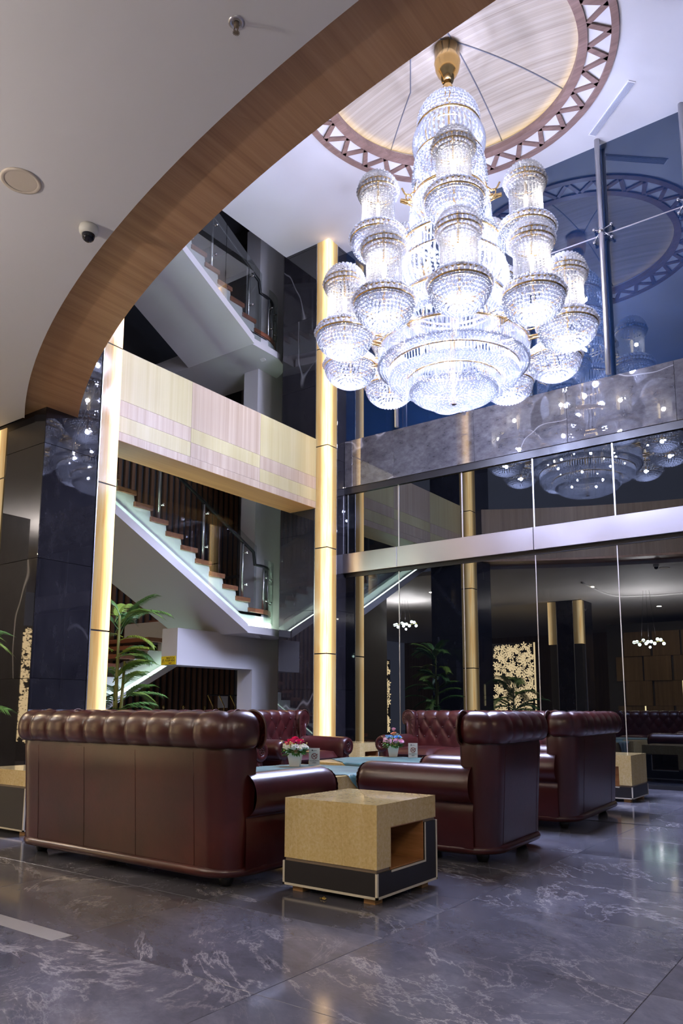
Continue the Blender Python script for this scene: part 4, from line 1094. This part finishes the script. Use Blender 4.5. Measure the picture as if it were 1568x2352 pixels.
def cloth(label, cx, cy, hd, ex0, ex1, ey0, ey1, rz, z=0.452):
    # square cloth laid cornerwise; whatever passes the table edge hangs down
    n = 40; v = []; c, s_ = math.cos(rz), math.sin(rz)
    for i in range(n + 1):
        for j in range(n + 1):
            a, b = (i/n - 0.5) * 2, (j/n - 0.5) * 2
            x, y = (a + b) * hd / 2, (b - a) * hd / 2
            x, y = cx + c*x - s_*y, cy + s_*x + c*y; zz = z + 0.002 * math.sin(9*a + 3) * math.sin(7*b)
            for (val, lim, sg, ax) in ((x, ex1, 1, 0), (x, ex0, -1, 0), (y, ey1, 1, 1), (y, ey0, -1, 1)):
                ov = (val - lim) * sg
                if ov > 0:
                    zz -= ov * 0.97
                    if ax == 0: x = lim + sg * (0.008 + 0.06 * ov + 0.006 * math.sin(y * 30))
                    else: y = lim + sg * (0.008 + 0.06 * ov + 0.006 * math.sin(x * 30))
            v.append((x, y, zz))
    f = [(i*(n+1) + j, (i+1)*(n+1) + j, (i+1)*(n+1) + j + 1, i*(n+1) + j + 1) for i in range(n) for j in range(n)]
    v2 = v + [(x, y, zz + 0.004) for x, y, zz in v]; m_ = len(v)
    f2 = [tuple(reversed(q)) for q in f] + [tuple(k + m_ for k in q) for q in f]
    mb = MB(); mb.add(v2, f2); o = mb.build('tablecloth', M['teal_cloth'], None, True); tag(o, label, 'tablecloth', 'teal table cloths'); return o
cloth('teal cloth with a corner hanging over the edge of the nearer coffee table', -4.48, 5.52, 0.86, -5.02, -3.82, 4.95, 6.15, 0.03)
cloth('teal cloth laid cornerwise on the farther coffee table under pastel flowers', -4.50, 7.12, 0.84, -5.18, -3.98, 6.52, 7.72, 0.06)

# ---- flower pots
def rose_mesh(mat, r=0.028):
    mb = MB()
    for ring_, (n, rad, h, tilt) in enumerate(((3, 0.30, 0.95, 0.15), (5, 0.62, 0.85, 0.35), (6, 0.95, 0.62, 0.75))):
        for k in range(n):
            th = 2*PI*(k + ring_*0.4)/n; vv = []
            for i in range(4):
                for j in range(4):
                    a = th + (j/3 - 0.5) * 2*PI/n * 1.35; t_ = i/3
                    rr = r * (rad * (0.55 + 0.45*t_) + tilt * 0.25 * t_*t_); z = r * (-0.5 + (h + 0.45) * t_ - 0.12 * (2*abs(j/3 - 0.5))**2)
                    vv.append((rr*math.cos(a), rr*math.sin(a), z))
            mb.add(vv, [(i*4 + j, i*4 + j + 1, (i+1)*4 + j + 1, (i+1)*4 + j) for i in range(3) for j in range(3)])
    mb.ball((0, 0, -0.1*r), r*0.6, 8, 5)
    me = mb.mesh('rose', True); me.materials.append(M[mat]); return me
ROSE = {k: rose_mesh(k) for k in ('petal_white', 'petal_pink', 'petal_magenta', 'petal_blue', 'petal_orange')}
def leafy(mb, c, d, L, w_):
    d = Vector(d).normalized(); s_ = d.cross(Vector((0, 0, 1))); s_ = s_.normalized() if s_.length > 1e-3 else Vector((1, 0, 0)); u = s_.cross(d); c = Vector(c)
    p = [c, c + d*L*0.4 + s_*w_ + u*0.006, c + d*L*0.5 - u*0.004, c + d*L*0.4 - s_*w_ + u*0.006, c + d*L - u*0.01]
    mb.add(p, [(0, 1, 2), (0, 2, 3), (1, 4, 2), (2, 4, 3)])
def flower_pot(label, x, y, z, rz, spec):
    rt = empty('flower_pot', (x, y, z), rz, label, 'flower pot', 'flower pots on the coffee tables')
    mb = MB(); b, t_, h = 0.046, 0.068, 0.125
    mb.add([(-b,-b,0),(b,-b,0),(b,b,0),(-b,b,0),(-t_,-t_,h),(t_,-t_,h),(t_,t_,h),(-t_,t_,h),(-t_+.008,-t_+.008,h),(t_-.008,-t_+.008,h),(t_-.008,t_-.008,h),(-t_+.008,t_-.008,h),(-t_+.01,-t_+.01,h-.03),(t_-.01,-t_+.01,h-.03),(t_-.01,t_-.01,h-.03),(-t_+.01,t_-.01,h-.03)],
           [(0,3,2,1),(0,1,5,4),(1,2,6,5),(2,3,7,6),(3,0,4,7),(4,5,9,8),(5,6,10,9),(6,7,11,10),(7,4,8,11),(8,9,13,12),(9,10,14,13),(10,11,15,14),(11,8,12,15),(12,13,14,15)])
    mb.build('pot', M['pot_white'], rt)
    mb = MB(); rg = random.Random(5)
    for k in range(150):
        a = rg.random()*2*PI; el = rg.uniform(-0.5, 0.9); R = rg.uniform(0.03, 0.10)
        leafy(mb, (R*math.cos(a), R*math.sin(a), h + rg.uniform(-0.01, 0.05)), (math.cos(a), math.sin(a), el), rg.uniform(0.04, 0.075), 0.013)
    tag(mb.build('foliage', M['leaf_small'], rt), kind='stuff')
    mb = MB()
    for k in range(40):
        a = rg.random()*2*PI; R = rg.uniform(0.06, 0.135); zz = h + rg.uniform(0.06, 0.15) - R*0.3; mb.ball((R*math.cos(a), R*math.sin(a), zz), 0.006, 5, 3)
        mb.tube([(R*0.4*math.cos(a), R*0.4*math.sin(a), h), (R*math.cos(a), R*math.sin(a), zz)], 0.0012, 3)
    tag(mb.build('filler_blossom', M['petal_yellow'], rt), kind='stuff')
    for (mt, a, R, zz, sc) in spec:
        a = math.radians(a); o = link('rose', ROSE[mt], None, rt, (R*math.cos(a), R*math.sin(a), h + zz), (R*7*-math.sin(a)*1.0, R*7*math.cos(a), a)); o.scale = (sc,)*3
    return rt
sp1 = [('petal_white', 20 + 36*k, 0.10, 0.045 + 0.008*(k % 2), 1.12) for k in range(10)] + [('petal_magenta', 15 + 60*k, 0.055, 0.105, 1.05) for k in range(6)] + [('petal_magenta', 0, 0.0, 0.13, 1.1), ('petal_magenta', 200, 0.085, 0.085, 0.9), ('petal_orange', 250, 0.095, 0.09, 0.6)]
sp2 = [('petal_pink', 10 + 40*k, 0.10, 0.045 + 0.01*(k % 2), 1.1) for k in range(9)] + [('petal_blue', 30 + 45*k, 0.075, 0.095, 0.85) for k in range(8)] + [('petal_orange', 290, 0.035, 0.135, 0.95), ('petal_orange', 100, 0.035, 0.13, 0.8), ('petal_pink', 0, 0.005, 0.185, 0.85), ('petal_white', 30, 0.05, 0.125, 0.7)]
flower_pot('white pot of magenta and cream roses on the nearer coffee table', -4.745, 5.77, 0.459, 0.55, sp1)
flower_pot('white pot of pink and blue roses on the farther coffee table', -4.80, 7.62, 0.459, 0.55, sp2)

# ---- lettering
def text_mesh(body, size, depth=0.0008, align='CENTER'):
    cu = bpy.data.curves.new('text', 'FONT'); cu.body = body; cu.size = size; cu.align_x = align; cu.align_y = 'CENTER'; cu.extrude = depth
    o = bpy.data.objects.new('text', cu); COL.objects.link(o); bpy.context.view_layer.update()
    me = bpy.data.meshes.new_from_object(o.evaluated_get(bpy.context.evaluated_depsgraph_get()))
    bpy.data.objects.remove(o); bpy.data.curves.remove(cu); me.materials.clear(); return me
def put_text(body, size, mat, parent, loc, rot):
    me = text_mesh(body, size); return link('lettering', me, mat, parent, loc, rot)
def card(label, x, y, z, rz):
    rt = empty('table_card', (x, y, z), rz, label, 'table card', 'no smoking cards')
    W_, H_ = 0.105, 0.165
    MB().box(-W_/2, W_/2, -0.002, 0.002, 0.004, H_).build('card', M['paper'], rt)
    MB().box(-W_/2 - 0.006, W_/2 + 0.006, -0.03, 0.03, 0, 0.004).build('stand', M['clear_glass'], rt)
    fr = (PI/2, 0, 0)
    ring_ = MB(); ring_.tube([(0.026*math.cos(a), 0, 0.026*math.sin(a)) for a in np.linspace(0, 2*PI, 24, endpoint=False)], 0.0032, 5, closed=True)
    ring_.tube([(-0.018, 0, 0.018), (0.018, 0, -0.018)], 0.0030, 5); ring_.build('prohibition_ring', M['ink_red'], rt, loc=(0, -0.003, 0.088))
    ci = MB().tube([(-0.017, 0, -0.010), (0.034, 0, 0.020)], 0.0028, 5); ci.build('cigarette', M['ink_red'], rt, loc=(0, -0.0028, 0.088))
    MB().lathe([(0.001, 0), (0.006, 0), (0.004, 0.012), (0.001, 0.016)], 8).build('emblem', M['ink'], rt, loc=(-0.02, -0.0022, 0.137))
    MB().box(-0.012, 0.022, -0.0026, -0.002, 0.139, 0.1415).build('emblem', M['ink'], rt)
    put_text('NO SMOKING', 0.0145, M['ink'], rt, (0, -0.0025, 0.044), fr); put_text('AREA', 0.0145, M['ink'], rt, (0, -0.0025, 0.026), fr)
card('no smoking card on the nearer coffee table, half hidden by the sofa arm', -4.66, 5.96, 0.459, 0.62)
card('no smoking card standing fully in view on the farther coffee table', -4.50, 7.56, 0.459, 0.62)

# ================================================================== PALMS
def frond_mesh(L, droop, seed, width=0.26):
    rg = random.Random(seed); mb = MB(); pts = []
    for i in range(15):
        t_ = i/14; pts.append(Vector((L*t_*(1 - 0.22*droop*t_), 0.03*math.sin(3*t_ + seed), L*(0.50*t_ - droop*t_*t_))))
    mb.tube(pts, [0.010*(1 - 0.8*i/14) for i in range(15)], 5)
    n = 52
    for k in range(n):
        t_ = 0.16 + 0.78*k/(n-1); i = min(13, int(t_*14)); p = pts[i].lerp(pts[i+1], t_*14 - i); d = (pts[i+1] - pts[i]).normalized()
        ll = width*(1.0 - 0.75*abs(t_ - 0.45)**1.3) * rg.uniform(0.85, 1.1)
        for sg in (1, -1):
            side = Vector((0, sg, 0)); dr = (d*0.75 + side*0.75 + Vector((0, 0, 0.12))).normalized(); up = Vector((0, 0, 1)); w_ = 0.0065
            q = [p + d*w_, p - d*w_, p + dr*ll*0.5 - d*w_ + up*0.01, p + dr*ll*0.5 + d*w_ + up*0.01, p + dr*ll - up*ll*0.28]
            mb.add(q, [(0, 1, 2, 3), (3, 2, 4)])
    me = mb.mesh('frond'); me.materials.append(M['palm_leaf']); return me
FR = [frond_mesh(0.95, 0.45, 1), frond_mesh(0.85, 0.80, 2), frond_mesh(0.75, 0.62, 3, 0.22), frond_mesh(0.65, 0.30, 4, 0.22)]
def palm(label, x, y, spec, stems, fs=1.0):
    rt = empty('potted_palm', (x, y, 0), 0, label, 'potted palm')
    MB().lathe([(0.001, 0), (0.17, 0), (0.23, 0.42), (0.245, 0.42), (0.245, 0.45), (0.20, 0.45), (0.20, 0.40), (0.001, 0.40)], 28).build('planter', M['planter'], rt, True)
    for (sx, sy, sz) in stems: MB().tube([(sx*0.3, sy*0.3, 0.38), (sx*0.7, sy*0.7, sz*0.5), (sx, sy, sz)], [0.03, 0.024, 0.016], 8).build('stem', M['palm_stem'], rt, True)
    for (k, px_, py_, z, az, tilt) in spec:
        o = link('frond', FR[k], None, rt, (px_, py_, z)); o.rotation_euler = (0, math.radians(-tilt), math.radians(az)); o.scale = (fs,) * 3
    return rt
rg = random.Random(11)
spec = []
for k in range(42):
    z = [0.75, 0.95, 1.15, 1.4, 1.7, 1.95, 2.15][k % 7] + rg.uniform(-0.08, 0.08)
    spec.append((rg.randrange(4), rg.uniform(-0.05, 0.05), rg.uniform(-0.05, 0.05), z, -32 + 244 * ((k * 0.382) % 1), rg.uniform(-8, 45 if z > 1.7 else 22)))
palm('green areca palm right of the glowing left column, against the stairs', -8.15, 6.28, spec, [(0, 0, 2.2), (0.08, 0.05, 1.6), (-0.08, 0.04, 1.3)], 0.74)
spec = []
for k in range(22):
    z = [0.75, 1.0, 1.25, 1.5][k % 4] + rg.uniform(-0.08, 0.08)
    spec.append((rg.randrange(4), 0, 0, z, 360 * ((k * 0.382) % 1), rg.uniform(-5, 25)))
palm('green palm at the left picture edge before the black column', -7.55, 3.55, spec, [(0, 0, 1.55), (0.06, 0.05, 1.1)])

# ================================================================== FITTINGS
cam_o = empty('security_camera', (-4.275, 2.885, 4.30), 0, 'white dome security camera with dark lens bubble under the lobby ceiling', 'camera')
MB().lathe([(0.001, 0), (0.062, 0), (0.065, -0.02), (0.062, -0.045), (0.050, -0.058), (0.044, -0.06), (0.001, -0.06)], 28).build('housing', M['plastic_white'], cam_o, True)
MB().lathe([(0.044, -0.055), (0.043, -0.075), (0.036, -0.095), (0.02, -0.108), (0.001, -0.112)], 24).build('bubble', M['dark_glass'], cam_o, True)
spk = empty('ceiling_speaker', (-4.225, 2.345, 4.30), 0, 'round cream loudspeaker grille flush in the lobby ceiling', 'loudspeaker')
MB().lathe([(0.098, 0), (0.122, 0), (0.122, -0.006), (0.112, -0.010), (0.098, -0.006)], 40).build('rim', M['grille_cream'], spk, True)
MB().lathe([(0.001, -0.004), (0.100, -0.004), (0.100, 0.0)], 36).build('grille', M['grille_cream'], spk)
spr = empty('fire_sprinkler', (-2.335, 2.325, 4.30), 0, 'small metal fire sprinkler with round escutcheon under the lobby ceiling', 'sprinkler')
MB().lathe([(0.022, 0.0), (0.040, 0.0), (0.040, -0.004), (0.030, -0.008), (0.022, -0.004)], 24).build('escutcheon', M['steel'], spr, True)
MB().lathe([(0.001, 0), (0.013, 0), (0.013, -0.022), (0.008, -0.026), (0.001, -0.026)], 12).build('body', M['trim_brown'], spr, True)
for sg in (1, -1): MB().tube([(sg*0.011, 0, -0.020), (sg*0.015, 0, -0.035), (sg*0.004, 0, -0.055)], 0.003, 5).build('frame_arm', M['trim_brown'], spr, True)
mb = MB().lathe([(0.001, -0.055), (0.008, -0.056), (0.008, -0.060), (0.001, -0.060)], 12)
for k in range(12): mb.box(0.007, 0.017, -0.0018, 0.0018, -0.0595, -0.0575) if k == 0 else mb.add([(x*math.cos(k*PI/6) - y*math.sin(k*PI/6), x*math.sin(k*PI/6) + y*math.cos(k*PI/6), z) for x in (0.007, 0.017) for y in (-0.0018, 0.0018) for z in (-0.0595, -0.0575)], [(0,1,3,2),(4,6,7,5),(0,4,5,1),(2,3,7,6),(0,2,6,4),(1,5,7,3)])
mb.build('deflector', M['trim_brown'], spr)
sg_ = empty('warning_sign', (-9.575, 8.375, 1.775), 0, 'yellow warning sign reading WATCH YOUR HEAD on the white beam end', 'sign')
MB().box(-0.17, 0.17, 0.0, 0.008, -0.068, 0.068).build('plate', M['sign_yellow'], sg_)
put_text('WATCH', 0.052, M['ink'], sg_, (0.045, -0.001, 0.036), (PI/2, 0, 0)); put_text('YOUR HEAD', 0.044, M['ink'], sg_, (0.045, -0.001, -0.004), (PI/2, 0, 0))
MB().add([(-0.015, 0, -0.038), (0.10, 0, -0.038), (0.043, 0, -0.056)], [(0, 2, 1)]).build('arrow', M['ink_red'], sg_, loc=(0, -0.001, 0))
tri = MB(); tri.tube([(-0.152, 0, -0.03), (-0.092, 0, -0.03), (-0.122, 0, 0.03)], 0.003, 4, closed=True); tri.tube([(-0.122, 0, 0.012), (-0.122, 0, -0.012)], 0.003, 4); tri.build('hazard_mark', M['ink'], sg_, loc=(0, -0.001, 0))
# gold candy wrapper on the floor
mb = MB(); rg = random.Random(2); vv = [((i - 3)*0.006 + rg.uniform(-.002, .002), (j - 2)*0.006 + rg.uniform(-.002, .002), rg.uniform(0.001, 0.014)) for i in range(7) for j in range(5)]
mb.add(vv, [(i*5 + j, (i+1)*5 + j, (i+1)*5 + j + 1, i*5 + j + 1) for i in range(6) for j in range(4)]); wr = mb.build('candy_wrapper', M['wrapper'], None, loc=(-2.567, 3.37, 0)); tag(wr, 'small crumpled gold wrapper on the floor under the onyx table', 'wrapper')
# rope stanchions and a luggage trolley in the stair hall
post = MB().lathe([(0.001, 0), (0.15, 0), (0.14, 0.02), (0.03, 0.04), (0.022, 0.06), (0.022, 0.93), (0.034, 0.94), (0.034, 0.97), (0.012, 0.985), (0.03, 1.01), (0.034, 1.035), (0.02, 1.06), (0.001, 1.065)], 18).mesh('post', True); post.materials.append(M['brass'])
for k, (x, y, h_) in enumerate(((-11.3, 9.30, 1.0), (-11.3, 9.80, 1.0), (-11.3, 10.30, 1.0), (-11.75, 11.3, 1.0), (-11.8, 11.75, 0.96))):
    rt = empty('rope_stanchion', (x, y, 0), 0, ['leftmost', 'second', 'third', 'fourth', 'rightmost'][k] + ' brass rope stanchion from the palm, before the slatted wall', 'stanchion', 'brass stanchions in the stair hall')
    link('post', post, None, rt)
    if k in (0, 1): MB().tube([(0, 0.02 + 0.42*s_, 0.95 - 0.25*math.sin(PI*s_)) for s_ in np.linspace(0, 1, 9)], 0.018, 8).build('rope', M['petal_magenta'], rt, True)
tl = empty('luggage_trolley', (-11.0, 11.05, 0), 0, 'brass luggage trolley with slanted bars beside the white pier', 'luggage trolley')
for y in (-0.25, 0.06, 0.38): MB().tube([(0, y - 0.15, 1.27), (0, y, 1.05), (0, y, 0.16)], 0.018, 8).build('bar', M['brass'], tl, True)
MB().tube([(0, -0.42, 1.27), (0, 0.5, 1.27)], 0.012, 8).build('top_rail', M['black_metal'], tl, True)
MB().box(-0.4, 0.2, -0.35, 0.45, 0.12, 0.17).build('deck', M['planter'], tl)
MB().box(0.004, 0.010, -0.12, 0.16, 1.02, 1.25).build('notice_sheet', M['paper'], tl)
for (x, y) in ((-0.35, -0.3), (-0.35, 0.4), (0.15, -0.3), (0.15, 0.4)): MB().lathe([(0.001, -0.02), (0.06, -0.02), (0.06, 0.02), (0.001, 0.02)], 14).build('wheel', M['black_metal'], tl, True, loc=(x, y, 0.06), rot=(PI/2, 0, 0))

# ================================================================== REAR LOBBY THINGS (mirrored in glass and marble)
def flower_screen(label, x, y, rz, W_, H_):
    rt = empty('flower_screen', (x, y, 0), rz, label, 'screen', 'back-lit flower screens')
    MB().box(-W_/2, W_/2, -0.16, -0.15, 0.25, H_).build('light_box', M['screen_back'], rt)
    MB().box(-W_/2 - 0.05, W_/2 + 0.05, -0.2, 0.02, 0, 0.25).build('plinth', M['laminate_black'], rt)
    rg = random.Random(4); mb = MB()
    # dark fretwork between the petals: petals are let in as pale inlays in front
    MB().box(-W_/2, W_/2, -0.02, -0.01, 0.25, H_).build('dark_sheet', M['laminate_black'], rt)
    for k in range(int(W_*H_*120)):
        cx_, cz_, R = rg.uniform(-W_/2 + .06, W_/2 - .06), rg.uniform(0.32, H_ - .07), rg.choice((0.05, 0.07, 0.11)); a0_ = rg.random()*PI
        for p_ in range(5):
            a = a0_ + p_*2*PI/5; c, s_ = math.cos(a), math.sin(a); q = []
            for th in np.linspace(0, 2*PI, 8, endpoint=False):
                u, w_ = R*0.55 + R*0.40*math.cos(th), R*0.20*math.sin(th); q.append((cx_ + u*c - w_*s_, -0.009, cz_ + u*s_ + w_*c))
            mb.add(q, [tuple(range(7, -1, -1)), ])
    o = mb.build('petals', M['screen_back'], rt); tag(o, kind='stuff')
    return rt
flower_screen('back-lit screen of pale flowers, mirrored in the glass right of the golden column', -9.6, -1.2, 0, 1.35, 3.05)
flower_screen('back-lit screen of pale flowers, glimpsed in the black column behind the palm', -13.6, 0.6, -PI/2 + 0.3, 1.5, 2.6)
PEND_P = 180.0
def pendant(label, x, y, z):
    rt = empty('pendant_lamp', (x, y, z), 0, label, 'pendant lamp', 'glass bubble pendants of the rear lobby'); rg = random.Random(3)
    MB().tube([(-0.42, 0, 0), (-0.1, 0.1, 0.03), (0.15, -0.08, 0), (0.42, 0, 0.02)], 0.012, 6).build('gold_bar', M['brass'], rt, True)
    for k in range(11):
        bx = -0.40 + 0.08*k; MB().ball((bx, rg.uniform(-0.08, 0.08), rg.uniform(-0.07, 0.09)), 0.045, 12, 8).build('glass_bulb', M['lamp_green_white'], rt, True)
    l = bpy.data.lights.new('pendant_light', 'POINT'); l.energy = PEND_P * 0.16; l.color = (1.0, 0.90, 0.87); l.shadow_soft_size = 0.03
    lo = bpy.data.objects.new('pendant_light', l); COL.objects.link(lo); lo.parent = rt; lo.location = (0.03, 0, -0.14)
    l = bpy.data.lights.new('ceiling_fill_spot', 'SPOT'); l.energy = PEND_P * 1.25; l.color = (1.0, 0.90, 0.87); l.shadow_soft_size = 0.06; l.spot_size = math.radians(165); l.spot_blend = 0.3  # added upward spot, put in to brighten the lobby ceiling
    lo = bpy.data.objects.new('ceiling_fill_spot', l); COL.objects.link(lo); lo.parent = rt; lo.location = (0, 0, 0.16); lo.rotation_euler = (PI, 0, 0)
    for bx in (-0.2, 0.0, 0.2): MB().tube([(bx, 0, 0), (bx*0.4, 0, 4.30 - z)], 0.003, 4).build('wire', M['black_metal'], rt)
pendant('cluster pendant of bright glass bubbles, mirrored at the right of the glass', -5.5, -1.0, 2.86)
pendant('cluster pendant of glass bubbles, mirrored left behind the golden column', -12.0, 1.2, 3.55)
pendant('added cluster pendant behind the camera, unseen, to light the lobby ceiling', 0.8, -2.2, 3.0)  # unseen extra pendant, added for its light on the lobby ceiling

# luminous cove curving through the rear lobby's ceiling
cv = empty('ceiling_cove', (0, 0, 4.30), 0, 'warm curved light cove in the lobby ceiling, mirrored at the right of the glass', 'cove light')
cpts = [(-6.46, 1.42), (-6.53, 0.23), (-6.53, -0.93), (-6.35, -1.58), (-5.53, -1.94), (-4.74, -1.98), (-3.0, -2.0)]
q = catmull(cpts, 40)
MB().tube([(x, y, -0.012) for x, y in q], 0.012, 6).build('light_strip', M['slot_light'], cv, True)
MB().tube([(x, y + 0.06, -0.02) for x, y in q], 0.03, 6).build('cove_lip', M['ceiling_paint_lifted'], cv, True)
